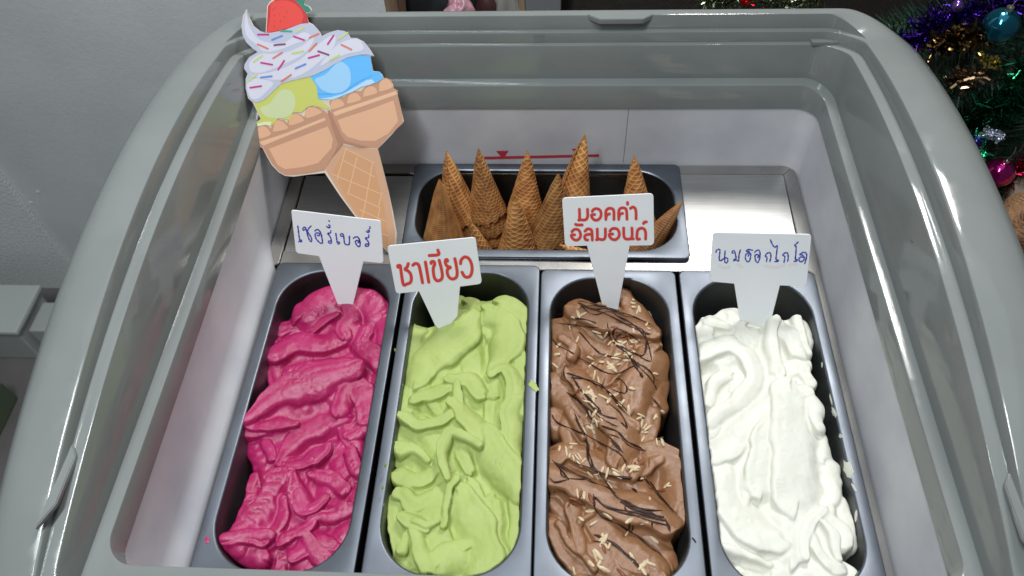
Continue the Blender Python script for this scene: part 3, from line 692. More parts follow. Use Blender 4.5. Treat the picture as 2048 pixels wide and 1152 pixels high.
def cone_mesh(seed, L_=150.0, R0=32.5):
    rr = random.Random(seed); nu, nv = 150, 130
    u = np.linspace(0, 1, nu)[:, None]; th = np.linspace(0, 2*math.pi*1.04, nv)[None]
    s = u*L_                                         # from the tip
    ph = rr.random()*6
    r = 1.6+(R0-1.6)*u**0.96
    r = r+0.0*th
    over = th/(2*math.pi)                             # the rolled sheet overlaps itself in a spiral
    r = r+2.4*over*np.clip(u*5, 0, 1)-0.6
    # slanted weave: lines of a flat wafer wrapped round
    a = th*math.sin(0.3)*1.0
    rho = s; ang = a
    X_, Y_ = rho*np.cos(th*0.165+ph), rho*np.sin(th*0.165+ph)
    p = 6.4
    g1 = np.abs(np.sin(math.pi*(X_*.8+Y_*.6)/p)); g2 = np.abs(np.sin(math.pi*(X_*.8-Y_*.6)/p))
    ridge = np.maximum(np.exp(-(g1/.34)**2), np.exp(-(g2/.34)**2))
    if seed % 4 == 1:                                 # this kind shows its ridges as rings
        ridge = np.maximum(np.exp(-(np.abs(np.sin(math.pi*(s+1.5*np.sin(th*2))/3.9))/.42)**2), .6*np.exp(-(np.abs(np.sin(th*7+s*.03))/.25)**2))
    r = r+1.0*ridge*np.clip(u*6, 0.15, 1)+0.5*np.sin(3*th+rr.random()*6)*u
    burn = (1-.45*np.clip((u-.86)/.14, 0, 1)**2)*(1-.35*np.exp(-((over-1.0)/.03)**2))*(1-.25*np.clip(1-u*9, 0, 1))
    # ragged mouth
    edge = 1+0.022*np.sin(5*th+ph)+0.014*np.sin(13*th)+0.01*np.sin(29*th+ph)
    slant = 1-0.07*(1-over)
    z = -s*np.where(u > .9, 1, 1)*(1-(1-edge*slant)*u**3)
    P = np.stack([r*np.cos(th), r*np.sin(th), z+0*th], -1)
    inner = P.copy(); inner[..., 0] *= (1-1.7/np.maximum(r, 4)); inner[..., 1] *= (1-1.7/np.maximum(r, 4))
    P = np.concatenate([P, inner[::-1][:70]], 0)
    ridge = (ridge*.8+.2)*burn; q = np.concatenate([ridge, ridge[::-1][:70]*0.4], 0)
    tmp = grid_mesh('waffle_cone', P, M_waffle)
    me = tmp.data; bpy.data.objects.remove(tmp)
    at = me.attributes.new('weave', 'FLOAT', 'POINT'); at.data.foreach_set('value', q.reshape(-1).astype(np.float32))
    return me
CONES = [cone_mesh(i) for i in range(4)]
def put_cone(tip, base, label, mi=0, spin=0, ln=124, nest=1, wd=1.0, group='waffle cones standing upside down in the steel pan'):
    tip, base = Vector(tip), Vector(base); d = (tip-base).normalized(); k = ln/150
    for j in range(nest+1):
        o = bpy.data.objects.new('waffle_cone', CONES[(mi+j) % 4]); C.objects.link(o)
        wob = Vector((random.gauss(0, .02), random.gauss(0, .02), 0))*(j > 0)
        mm = Matrix.Translation((tip-d*(21*j))*S) @ (d+wob).to_track_quat('Z', 'Y').to_matrix().to_4x4() @ Matrix.Rotation(spin+j*1.3, 4, 'Z') @ Matrix.Diagonal((k*wd, k*wd, k, 1))
        o.matrix_world = mm
        lb = label if j == 0 else (('second' if j == 2 else 'third' if j == 3 else 'lower') + ' cone nested under the ' + ' '.join(label.split()[:11]))
        tag(o, lb, 'waffle cone', group)
def tp(px, y): return on_axis(np.array(px, float), 1, y)
put_cone(tp((893,303),140), tp((930,470),118), 'back left waffle cone with a diamond pattern, half behind another cone', 0, 0.5, ln=112, nest=2, wd=1.15)
put_cone(tp((879,358),82), tp((893,540),66), 'waffle cone with horizontal ridges at the far left front of the pan', 1, 2.1, ln=116, wd=1.14)
put_cone(tp((957,298),132), tp((985,480),112), 'tall waffle cone on top of a stack, second tip from the left', 2, 1.0, ln=108, nest=3, wd=1.08)
put_cone(tp((939,440),62), tp((990,580),50), 'short blond waffle cone leaning right behind the green tea tag', 3, 0.2, ln=112, nest=0)
put_cone(tp((1055,303),138), tp((1048,500),115), 'back centre waffle cone with a broken seam', 0, 3.0, ln=108, nest=2, wd=1.1)
put_cone(tp((1030,395),78), tp((1038,590),60), 'front centre waffle cone with a fine tip below the back centre cone', 2, 4.4, wd=1.22)
put_cone(tp((1117,347),98), tp((1093,520),84), 'waffle cone leaning left just beside the tallest cone', 0, 5.2, ln=112, nest=2, wd=1.15)
put_cone(tp((1170,270),142), tp((1135,455),118), 'tallest waffle cone, its tip in front of the red load line', 3, 0.9, nest=1)
put_cone(tp((1268,312),135), tp((1275,500),112), 'waffle cone standing behind the mocha almond tag', 0, 2.6)
put_cone(tp((1365,402),92), tp((1262,540),48), 'waffle cone leaning far right over the pan rim', 1, 1.9)
put_cone(tp((1120,475),46)+np.array([0, 10, -26]), tp((1230,500),46)+np.array([0, 0, -42]), 'reddish waffle cone lying on its side under the mocha tag', 2, .7)

# ------------------------------------------------------------------ name tags
def plane_from(p0, lean, yaw=0.0):
    """upright plane through p0, leaning back by lean (rad)"""
    n = np.array([math.sin(yaw)*math.cos(lean), -math.cos(yaw)*math.cos(lean), math.sin(lean)]); return np.asarray(p0, float), n
def outline(P, r=None):
    """round the corners of a polygon: entries (x,y,r)"""
    out = []; n = len(P)
    for i, p in enumerate(P):
        r = p[2] if len(p) > 2 else 0
        a = np.array(p[:2], float)
        if not r: out.append(a); continue
        b0, b1 = np.array(P[i-1][:2], float), np.array(P[(i+1) % n][:2], float)
        u, v = (b0-a), (b1-a); u /= np.linalg.norm(u); v /= np.linalg.norm(v)
        for t in np.linspace(0, 1, 7): out.append((a+u*r)*(1-t)**2+2*a*t*(1-t)+(a+v*r)*t*t)
    return out
def plate(name, px, p0, n, th, mats, parent, edge_m=None, bev=.35):
    P = on_plane(np.array(px), p0, n); n = np.asarray(n)/np.linalg.norm(n); k = len(P)
    c = P.mean(0); I = P+(c-P)/np.linalg.norm(c-P, axis=1)[:, None]*bev
    V = np.vstack([I, P-n*bev, P-n*(th-bev), I-n*th])
    Fc = [list(range(k)), list(range(3*k, 4*k))[::-1]]
    for a in range(3):
        for i in range(k): Fc.append([a*k+i, (a+1)*k+i, (a+1)*k+(i+1) % k, a*k+(i+1) % k])
    o = mesh(name, V, Fc, mats, parent, midx=[0, 0]+[len(mats)-1]*(3*k) if isinstance(mats, list) else None)
    bm = bmesh.new(); bm.from_mesh(o.data); bmesh.ops.recalc_face_normals(bm, faces=bm.faces); bm.to_mesh(o.data); bm.free()
    return o
def ribbon(strokes, hw, p0, n, off, name, mt, parent, taper=False, n_=8, jit=0.0):
    """pen strokes: flat round-ended ribbons lying on a plane"""
    n = np.asarray(n, float)/np.linalg.norm(n); V, Fc = [], []
    for si, st in enumerate(strokes):
        q = catmull(st, n_)
        d = np.gradient(q, axis=0); d /= np.linalg.norm(d, axis=1)[:, None]+1e-9; nn = np.stack([-d[:, 1], d[:, 0]], -1)
        L_, R_2, T_ = [], [], []
        N_ = len(q)
        ext = [(-math.cos(a), math.sin(a)) for a in np.linspace(0, math.pi/2, 5)[:-1]]
        seq = [(q[0]+d[0]*hw*a, nn[0], hw*s_) for a, s_ in ext]
        for i in range(N_):
            h = hw*(1+jit*math.sin(i*.9+si)) ; seq.append((q[i], nn[i], h))
        seq += [(q[-1]-d[-1]*hw*a, nn[-1], hw*s_) for a, s_ in ext[::-1]]
        i0 = len(V); M_ = len(seq)
        for k, (c, m_, h) in enumerate(seq):
            P = on_plane(np.array([c+m_*h, c-m_*h]), np.asarray(p0)+n*(off+.012*si+.10*k/M_), n); V += P.tolist()
        for k in range(M_-1): Fc.append([i0+2*k, i0+2*k+1, i0+2*k+3, i0+2*k+2])
    o = mesh(name, V, Fc, mt, parent)
    return o
def sc_(st, x, y, k): return [[(a/k+x, b_/k+y) for a, b_ in s_] for s_ in st]
T1 = [[(245,405),(258,500),(272,610),(285,665),(318,680),(308,712),(285,690),(262,708)],[(385,470),(350,485),(345,450),(378,425),(405,460),(425,550),(455,640),(490,700),(510,690),(508,640),(470,570),(432,510),(455,450),(500,405)],
[(575,500),(610,472),(650,485),(690,550),(712,650),(720,720),(690,735),(630,690),(585,620),(580,560),(612,535),(660,550),(655,590),(618,582)],[(880,495),(868,540),(820,545),(860,600),(885,660),(890,720),(860,738),(832,712),(848,688),(880,700)],
[(800,415),(850,440),(862,400),(838,382)],[(842,302),(852,312)],[(975,545),(990,640),(1000,710),(1025,752),(1048,725),(1022,705)],[(1118,600),(1078,600),(1065,570),(1100,550),(1125,590),(1135,680),(1150,745),(1215,765),(1235,735),(1236,600)],
[(1312,640),(1350,615),(1400,620),(1435,680),(1440,770),(1412,800),(1370,760),(1352,700),(1382,680),(1422,700),(1402,722)],[(1610,575),(1598,628),(1542,635),(1580,680),(1608,730),(1600,785),(1558,792),(1540,768),(1568,745),(1604,760)],
[(1562,512),(1605,525),(1618,488),(1590,488)],[(1630,418),(1632,425)],[(1622,450),(1630,452)]]
T2 = [[(250,618),(245,592),(290,590),(305,680),(350,945),(420,940),(480,915),(505,850),(490,750),(440,690),(385,660),(425,610),(445,550)],[(535,580),(580,548),(640,570),(672,670),(720,915)],[(775,520),(840,905)],
[(885,545),(890,515),(935,510),(952,560),(925,650),(940,790),(970,855),(1020,880),(1080,850),(1100,780),(1080,640),(1040,485)],[(850,395),(1025,375),(1015,290)],
[(1200,500),(1192,475),(1165,480),(1160,540),(1195,600),(1255,622),(1200,660),(1198,740),(1235,815),(1300,845),(1368,810),(1385,720),(1365,570),(1340,455)],[(1450,550),(1462,480),(1530,422),(1610,455),(1660,560),(1670,680),(1640,780),(1580,812),(1520,788),(1480,715)]]
T3 = [[(372,370),(376,480),(374,560)],[(360,578),(410,572),(460,578),(510,555),(530,500),(528,370)],[(618,410),(650,372),(710,358),(768,390),(790,460),(770,535),(710,578),(650,568),(612,520),(606,478),(665,470)],
[(880,565),(878,430),(905,370),(960,350),(1018,370),(1035,430),(1035,565)],[(885,525),(905,475),(950,460)],[(1128,565),(1125,430),(1150,362),(1205,342),(1262,362),(1280,430),(1285,560)],[(1135,515),(1152,465),(1200,448)],
[(1297,240),(1297,272)],[(1352,352),(1400,327),(1445,360),(1460,440),(1460,555)],
[(228,800),(262,765),(310,753),(368,780),(395,860),(375,925),(320,963),(260,945),(222,900),(222,865),(280,860)],[(298,658),(330,670),(425,670)],[(480,790),(520,752),(570,750),(610,790),(620,960)],[(615,858),(560,850),(492,865),(472,900),(488,948),(530,960)],
[(715,750),(718,940)],[(700,955),(750,942),(800,953),(850,938),(870,880),(870,745)],[(958,790),(992,750),(1050,737),(1110,762),(1138,840),(1120,908),(1060,953),(992,938),(952,890),(950,848),(1010,845)],
[(1222,730),(1225,870),(1248,928),(1300,943),(1365,928),(1385,860),(1380,730)],[(1375,935),(1408,935)],[(1528,940),(1480,935),(1480,820),(1502,760),(1560,732),(1618,752),(1643,820),(1643,940)],[(1603,642),(1622,617),(1658,611)]]
T4 = [[(195,440),(202,408),(245,385),(265,410),(258,480),(252,560),(278,590),(350,540),(398,550),(403,600),(375,628),(350,600),(350,500),(357,415)],[(500,455),(480,448),(492,415),(522,420),(540,480),(550,560),(512,592),(525,560),(592,592),(602,500),(625,400)],
[(840,405),(770,390),(732,420),(790,432),(732,470),(715,540),(745,602),(782,600),(805,540),(810,462),(782,470),(765,510)],[(880,440),(930,402),(968,420),(975,520),(940,618),(900,590),(887,500),(930,480),(958,510),(930,530)],
[(1090,605),(1098,530),(1068,510),(1100,460),(1150,450),(1170,510),(1150,600)],[(1160,220),(1200,310),(1240,350),(1280,325),(1270,450),(1260,565),(1300,580),(1288,600),(1240,605)],[(1400,620),(1415,520),(1378,490),(1420,450),(1465,460),(1475,540),(1465,600)],
[(1650,260),(1592,318),(1615,345),(1610,470),(1602,568),(1638,568),(1618,598),(1578,600)],[(1745,530),(1700,522),(1665,560),(1690,608),(1740,590),(1762,540),(1730,492),(1680,480)],[(1690,470),(1745,440),(1795,460),(1800,520),(1770,640)]]
def name_tag(label, body, foot, z0, lean, text, kx, ky, kk, hw, mt, yaw=0.0, halo=False, part='lettering'):
    P0 = on_axis(np.array(foot, float), 2, z0)
    p0, n = plane_from(P0, lean, yaw)
    root = empty('name_tag', P0, label, 'sign')
    plate('tag_plate', outline(body), p0, n, 1.6, M_tag, root)
    t = sc_(text, kx, ky, kk)
    if halo: ribbon(t, hw+0.75, p0, n, 0.06, 'print_outline', M_redhalo, root)
    ribbon(t, hw, p0, n, 0.45 if halo else 0.10, part, mt, root, jit=0 if halo else .18)
    return root, p0, n
name_tag('white tag with blue handwriting stuck in the pink cherry ice cream',
 [(582,420,5),(762,441.5,6),(767,526.5,6),(727,523,0),(705.5,612,0),(690,625,0),(676,610,0),(637.5,512.5,0),(592,506,6)], (690, 608), -12, 0.36, T1, 570, 410, 9.6, 1.4, M_blue)
name_tag('white tag with one line of red print standing in the green tea ice cream',
 [(774,492,8),(951,474.5,8),(964,567.5,8),(920,573.5,0),(915,632,0),(886,668,0),(870,650,0),(838,583,0),(792,587.5,7)], (885, 650), -4, 0.36, T2, 770, 470, 9.6, 2.75, M_red, halo=True)
name_tag('white tag with two lines of red print standing in the mocha ice cream',
 [(1124,396,8),(1307,387,9),(1308.5,490.5,9),(1259.5,491.5,0),(1236,618,0),(1220,630,0),(1205,612,0),(1174,491.5,0),(1130,493,8)], (1222, 612), -8, 0.34, T3, 1120, 380, 9.6, 2.5, M_red, halo=True)
r4, p4, n4 = name_tag('white tag with blue handwriting standing in the white milk ice cream',
 [(1425.5,465,8),(1623.5,469,8),(1613,573,8),(1560,571,0),(1545,630,0),(1530,655,0),(1480,640,0),(1468.5,567.5,0),(1419,563,8)], (1508, 640), -4, 0.34, T4, 1410, 455, 8.864, 1.4, M_blue)
ribbon([[(1440, 532), (1448, 536), (1458, 534)], [(1475, 529), (1484, 534)], [(1530, 532), (1550, 535), (1568, 531)], [(1580, 530), (1592, 529)]], 3.0, p4, n4, .03, 'faded_smear', M_smear, r4)

# ------------------------------------------------------------------ printed cardboard cone
def pm(name, c, r=.55): return mat(name, c, r)[0]
K_white = pm('print_white', (.66, .66, .76)); K_lav = pm('print_lavender', (.50, .53, .66)); K_hi = pm('print_pale', (.72, .71, .80))
K_yel = pm('print_yellow', (.57, .60, .13)); K_yel2 = pm('print_pale_yellow', (.58, .66, .36)); K_yel3 = pm('print_cream_yellow', (.72, .78, .46))
K_blue = pm('print_blue', (.11, .48, .93)); K_blue2 = pm('print_pale_blue', (.33, .62, .90)); K_blue3 = pm('print_sky', (.46, .70, .92)); K_blued = pm('print_mid_blue', (.08, .38, .82))
K_tan = pm('print_tan', (.62, .36, .22)); K_tan2 = pm('print_tan_light', (.74, .42, .25)); K_tan3 = pm('print_tan_shadow', (.53, .28, .17)); K_tan4 = pm('print_waffle', (.62, .33, .16)); K_line = pm('print_waffle_line', (.78, .48, .29))
K_redb = pm('print_strawberry', (.80, .055, .04)); K_redd = pm('print_strawberry_dark', (.58, .02, .03)); K_leaf = pm('print_leaf', (.02, .22, .15)); K_edge = pm('cardboard_edge', (.72, .62, .52))
SPR = {'m': pm('sprinkle_magenta', (.52, .03, .22)), 'b': pm('sprinkle_blue', (.13, .25, .66)), 'o': pm('sprinkle_orange', (.68, .19, .13)), 'y': pm('sprinkle_lime', (.56, .66, .20)), 'p': pm('sprinkle_plum', (.24, .04, .14)), 'g': pm('sprinkle_green', (.03, .36, .24))}
OUT = [(493,18),(498,35),(507,52),(519,61.5),(531,66),(532.5,40),(534,12),(540,3),(550,-4),(566,-10),(584,-10),(597,-16),(611,-10),(611,0),(609,9),(619,12.5),(624,20),(618,25.5),(612,26.5),(617,44),(625,48),(633,56),(640,65),(643.5,72),(657,65.5),(675,60),(688,62),(697,69),(701,75.5),(713,76),(727,83),(739,97),(748,112),(741,112),
 (743,126),(746,142),(758,143),(765,150),(767,156),(772,155.5),(779,159),(786,169),(787,177),(795,181),(795,191),(801,215),(807.5,243),(780,273),(755.5,298),(765,335),(776,379),(786,425),(793.5,468),(791,500),(779,509),(748,474),(710,432.6),(680,392),(649.5,346),(616,349.5),(587,353.5),(570,352),(557.5,345),(543,330),(532.5,311),(525,296),(517,293),(514,288),(518,281),(511.7,265),(510,247),(521,238),(513.7,221.7),(505,205),(496,196.7),
 (491,177),(491,158),(495,147.6),(488,137),(489,128.5),(498,114.6),(515,104),(505,97),(492.6,85),(485,69.4),(482.5,52),(486,31)]
Pb = on_axis(np.array([778., 507.]), 2, -4.5)
lean = math.atan2(196, 226); pB, nB = plane_from(Pb, math.atan2(208-30, 216+5), 0.0)
board = empty('cardboard_cone_sign', Pb, 'large printed cardboard ice cream cone with strawberry, leaning on the rear frame', 'sign')
plate('board', [np.array(p, float) for p in OUT], pB, nB, 2.2, [K_edge, K_edge], board, bev=.2)
lay = [0.08]
def pr(name, pts, mt, smooth=True):
    q = np.array(pts, float)
    if smooth:
        n = len(q); Q = np.vstack([q[-1:], q, q[:2]]); o = []
        for i in range(1, n+1):
            p0_, p1_, p2_, p3_ = Q[i-1:i+3]
            for t in np.linspace(0, 1, 5, endpoint=False): o.append(.5*(2*p1_+(-p0_+p2_)*t+(2*p0_-5*p1_+4*p2_-p3_)*t*t+(-p0_+3*p1_-3*p2_+p3_)*t**3))
        q = np.array(o)
    lay[0] += .03
    return flat_on(name, [q], pB, nB, lay[0], mt, board)
def z5(l): return [(470+a/5.76, b_/5.76) for a, b_ in l]
def z6(l): return [(470+a/4.8, 180+b_/4.8) for a, b_ in l]
pr('stem_print', z6([(870,770),(1000,510),(1100,540),(1370,570),(1410,720),(1460,920),(1500,1130),(1540,1370),(1532,1530),(1482,1565),(1330,1400),(1150,1190),(1000,980)]), K_tan, False)
pr('stem_print', z6([(930,800),(1060,560),(1330,700),(1390,950),(1440,1150),(1470,1400),(1470,1500),(1400,1450),(1200,1220),(1060,1020)]), K_tan4, False)
lay[0] += .03
WL = [[(1065,560),(980,860)],[(1170,650),(1090,980)],[(1320,700),(1240,1152)],[(1410,990),(1380,1110)],[(1060,565),(1330,700)],[(1045,680),(1340,835)],[(935,810),(1410,1000)],[(1080,990),(1390,1130)],[(1200,1150),(1440,1260)],[(1240,1150),(1215,1230)],[(1390,1130),(1340,1400)],[(1290,1330),(1470,1400)]]
ribbon([z6(l) for l in WL], .9, pB, nB, lay[0], 'waffle_line_print', K_line, board, n_=4); lay[0] += .16
# right cup, left cup
pr('cup_print', z6([(905,120),(920,90),(960,70),(1010,75),(1055,60),(1110,15),(1160,10),(1210,10),(1260,-45),(1320,-80),(1400,-110),(1450,-118),(1500,-95),(1520,-20),(1563,5),(1562,50),(1590,170),(1614,315),(1480,440),(1370,560),(1200,545),(1040,500),(1000,440),(940,300)]), K_tan3, False)
pr('cup_print', z6([(985,290),(1050,265),(1300,185),(1520,100),(1545,200),(1565,300),(1470,420),(1340,490),(1200,485),(1080,450),(1030,400)]), K_tan2, False)
pr('cup_print', z6([(940,215),(1000,190),(1250,110),(1540,10),(1560,40),(1300,130),(960,250)]), K_line, False)
for c in ([(920,130),(940,90),(990,82),(1030,110),(1045,150),(925,185)],[(1080,100),(1095,50),(1140,28),(1185,45),(1205,95),(1085,130)],[(1230,60),(1245,0),(1290,-35),(1340,-25),(1360,30),(1240,65)],[(1385,-10),(1390,-70),(1430,-105),(1480,-95),(1510,-25),(1390,15)]): pr('scallop_print', z6(c), K_tan2)
pr('cup_print', z6([(200,400),(205,370),(260,335),(310,340),(345,370),(370,300),(420,280),(470,290),(500,320),(530,240),(590,215),(640,240),(665,260),(680,180),(740,155),(800,165),(860,200),(905,240),(930,330),(1000,500),(960,600),(860,770),(700,800),(560,815),(480,815),(420,780),(350,700),(300,610),(265,545),(225,535),(222,500)]), K_tan3, False)
pr('cup_print', z6([(325,565),(600,460),(890,350),(940,470),(925,560),(800,700),(650,740),(480,760),(410,720)]), K_tan2, False)
pr('cup_print', z6([(230,500),(500,410),(860,265),(870,290),(500,440),(270,535)]), K_line, False)
for c in ([(215,400),(235,355),(285,350),(325,385),(340,430),(235,465)],[(370,360),(390,300),(440,295),(480,325),(505,370),(375,400)],[(520,290),(545,240),(600,230),(640,260),(655,300),(530,340)],[(675,210),(700,175),(750,165),(800,185),(830,220),(690,270)]): pr('scallop_print', z6(c), K_tan2)
pr('cup_shadow_print', z6([(885,200),(910,190),(950,290),(1020,440),(1060,490),(1300,550),(1200,555),(1040,510),(1005,560),(930,650),(990,520),(930,350)]), pm('print_tan_dark', (.42, .21, .13)), False)
# scoops
pr('yellow_scoop_print', z6([(250,272),(205,315),(205,345),(260,325),(350,345),(420,268),(520,290),(560,215),(640,215),(700,160),(760,150),(860,180),(895,185),(900,160),(800,85),(770,-160),(640,-150),(420,-80),(180,110)]), K_yel, False)
pr('yellow_scoop_print', z6([(210,322),(300,303),(350,305),(340,345),(290,335),(210,350)]), K_yel3, False)
pr('yellow_scoop_print', z6([(245,170),(330,130),(420,20),(480,-5),(550,20),(580,110),(560,200),(500,255),(400,272),(290,250)]), K_yel2)
pr('blue_scoop_print', z5([(865,880),(900,855),(1100,750),(1300,660),(1430,632),(1560,645),(1570,730),(1590,825),(1660,825),(1700,870),(1705,905),(1640,950),(1580,965),(1500,970),(1440,1010),(1360,1055),(1270,1090),(1200,1125),(1120,1145),(965,1140),(940,990)]), K_blue, False)
pr('blue_scoop_print', z5([(960,1140),(1100,1120),(1250,1080),(1400,990),(1520,920),(1580,915),(1610,950),(1560,975),(1450,1005),(1350,1060),(1230,1105),(1120,1150)]), K_blue3, False)
pr('blue_scoop_print', z5([(955,1095),(1150,1085),(1300,1040),(1450,940),(1590,870),(1590,860),(1440,925),(1290,1020),(1150,1070),(955,1080)]), K_blued, False)
pr('blue_scoop_print', z5([(925,910),(1050,850),(1180,715),(1230,712),(1310,780),(1335,900),(1310,1000),(1230,1060),(1120,1075),(1010,1040),(945,970)]), K_blue2)
# strawberry
pr('strawberry_print', [(533,66),(534.5,40),(536,12),(542,5),(552,-2),(568,-7),(582,-5),(596,4),(608,18),(614,32),(617,45),(600,50),(560,62)], K_redd, False)
pr('strawberry_print', z5([(372,375),(405,200),(410,50),(440,18),(520,5),(600,5),(690,40),(760,110),(790,190),(765,270),(640,310),(520,345)]), K_redb, False)
pr('leaf_print', [(578,-3),(585,-8),(597,-13),(609,-8),(610,0),(607,9),(617,13),(622,20),(617,24),(610,24),(600,10),(590,0)], K_leaf, False)
lay[0] += .03
ribbon([z5(l) for l in ([(440,100),(436,115)],[(465,80),(462,98)],[(545,80),(540,90)],[(595,130),(592,150)],[(515,155),(512,165)],[(455,170),(450,185)],[(565,190),(575,205)],[(455,245),(452,255)],[(530,235),(522,250)],[(450,295),(450,310)])], .8, pB, nB, lay[0], 'seed_print', K_redd, board, n_=4); lay[0] += .16
# whipped cream
pr('whipped_cream_print', z5([(135,110),(155,210),(200,290),(260,345),(350,380),(420,375),(560,350),(640,320),(760,275),(860,265),(930,310),(975,375),(1000,415),(1080,380),(1180,347),(1250,355),(1310,405),(1335,435),(1400,440),(1480,480),(1550,560),(1592,640),(1520,628),(1430,632),(1300,660),(1150,735),(1050,800),(900,870),(860,880),(640,930),(540,960),(460,1030),(380,1110),(330,1150),(250,1180),(190,1165),(160,1135),(122,1020),(128,900),(152,850),(108,785),(113,740),(165,660),(262,600),(205,560),(135,490),(90,400),(78,300),(100,185)]), K_lav, False)
for c in ([(130,160),(110,300),(140,420),(230,500),(330,590),(480,580),(700,500),(860,440),(850,390),(780,375),(650,440),(540,500),(380,490),(260,440),(190,350),(150,260)],
          [(165,770),(180,700),(300,620),(420,620),(600,600),(780,520),(900,430),(880,520),(760,640),(560,740),(330,830),(200,830)],
          [(200,870),(420,830),(700,720),(900,560),(1040,450),(1140,400),(1160,480),(1100,600),(960,720),(820,830),(650,900),(450,920),(300,900)],
          [(150,930),(250,900),(400,930),(440,970),(360,1060),(280,1130),(200,1140),(145,1060)],
          [(980,760),(1060,640),(1180,520),(1300,460),(1420,455),(1480,540),(1450,590),(1300,620),(1120,690)]): pr('whipped_highlight_print', z5(c), K_white)
lay[0] += .03
SPL = [('m',(265,398),(385,398)),('g',(525,356),(650,362)),('b',(428,458),(542,412)),('m',(677,420),(797,462)),('y',(710,365),(795,318)),('o',(858,435),(962,388)),('o',(260,510),(378,560)),('p',(452,520),(575,508)),('o',(438,672),(542,606)),('y',(215,712),(312,640)),
('m',(300,722),(428,745)),('m',(497,802),(566,700)),('y',(662,612),(785,588)),('o',(855,590),(938,500)),('m',(1068,508),(1135,410)),('y',(1190,450),(1295,378)),('o',(1225,515),(1340,570)),('p',(958,590),(1078,632)),('m',(848,668),(968,635)),('y',(1095,692),(1205,632)),
('b',(697,788),(812,738)),('b',(298,892),(422,878)),('y',(150,935),(248,862)),('o',(535,935),(645,862)),('m',(175,1010),(300,992))]
for i, (c, a, b_) in enumerate(SPL):
    ribbon([z5([a, b_])], 1.85, pB, nB, lay[0]+.01*i, 'sprinkle_print', SPR[c], board, n_=3)

# ------------------------------------------------------------------ surroundings
M_floor, nt, b = mat('floor_tiles', (0.16, 0.15, 0.14), 0.4); noise_col(nt, b, (.12, .115, .11), (.2, .19, .18), 5)
tag(box('floor', -3500, 3500, -2500, 4000, -760, -740, M_floor), kind='structure')
M_wall, nt, b = mat('grey_painted_wall', (0.235, 0.245, 0.245), 0.75)
noise_col(nt, b, (.66, .69, .68), (.73, .76, .75), 6, 8); bump(nt, b, 420, .35, .0012, 6); bump(nt, b, 90, .25, .002, 3)
M_wall2, nt, b = mat('rough_plaster', (0.80, 0.84, 0.82), 0.9); bump(nt, b, 160, .8, .004, 8)
M_wood, nt, b = mat('raw_wood', (0.30, 0.20, 0.12), 0.6); noise_col(nt, b, (.24, .155, .09), (.36, .25, .155), 8, 8, vec=coords(nt, (12, 12, 1)))
YW = 520
e = on_axis(np.array([[0, 370], [130, 515], [770, 10], [770, 0]], float), 1, YW)
wall = box('rear_wall', -2200, e[2][0], YW, YW+60, -740, 1500, M_wall); tag(wall, 'grey painted rough wall behind the left of the freezer', 'wall')
pe = on_axis(np.array([[0, 368], [132, 518]], float), 1, YW-12)
pil = box('plaster_pier', -2200, pe[:, 0].mean()+4, YW-14, YW-.5, -740, 1500, M_wall2); tag(pil, 'coarse pale plastered wall strip at the far left edge', 'wall')
# paint chips on the wall
M_chip = mat('bare_filler', (.85, .86, .86), .8)[0]
for i, (px, r) in enumerate([((76, 384), 5), ((62, 405), 5)]):
    P = on_axis(np.array(px, float), 1, YW-.6); smear('paint_chip', 'pale chip in the grey wall paint left of the freezer, '+('upper' if i == 0 else 'lower')+' one', P, (0, -1, 0), r, M_chip, 'paint chip', i+70, 1.2, .4)
# grey box at the left edge
gb = on_axis(np.array([[26, 662], [66, 672], [40, 775]], float), 1, 300)
M_gbox = mat('grey_bin_plastic', (.45, .48, .46), .5)[0]
bin_ = empty('storage_bin', (gb[0][0]-150, 340, -740), 'grey plastic bin standing between the wall and the freezer', 'bin')
box('bin_body', gb[0][0]-260, gb[0][0], 302, 420, -740, gb[0][2]-12, M_gbox, bin_, 4)
box('bin_lid', gb[0][0]-268, gb[0][0]+8, 296, 428, gb[0][2]-14, gb[0][2], mat('bin_lid_grey', (.55, .58, .56), .45)[0], bin_, 4)
box('bin_side_pocket', gb[0][0]+9, gb[1][0]+14, 320, 400, -740, gb[1][2]-10, M_gbox, bin_, 4)
gp = on_axis(np.array([[0, 830], [-30, 860]], float), 1, 120)
gc_ = box('green_crate', gp[0][0]-240, gp[0][0]-34, 100, 200, -740, gp[0][2], mat('green_crate_plastic', (.10, .14, .085), .5)[0], None, 5); tag(gc_, 'green plastic crate at the lower left edge beside the freezer', 'crate')
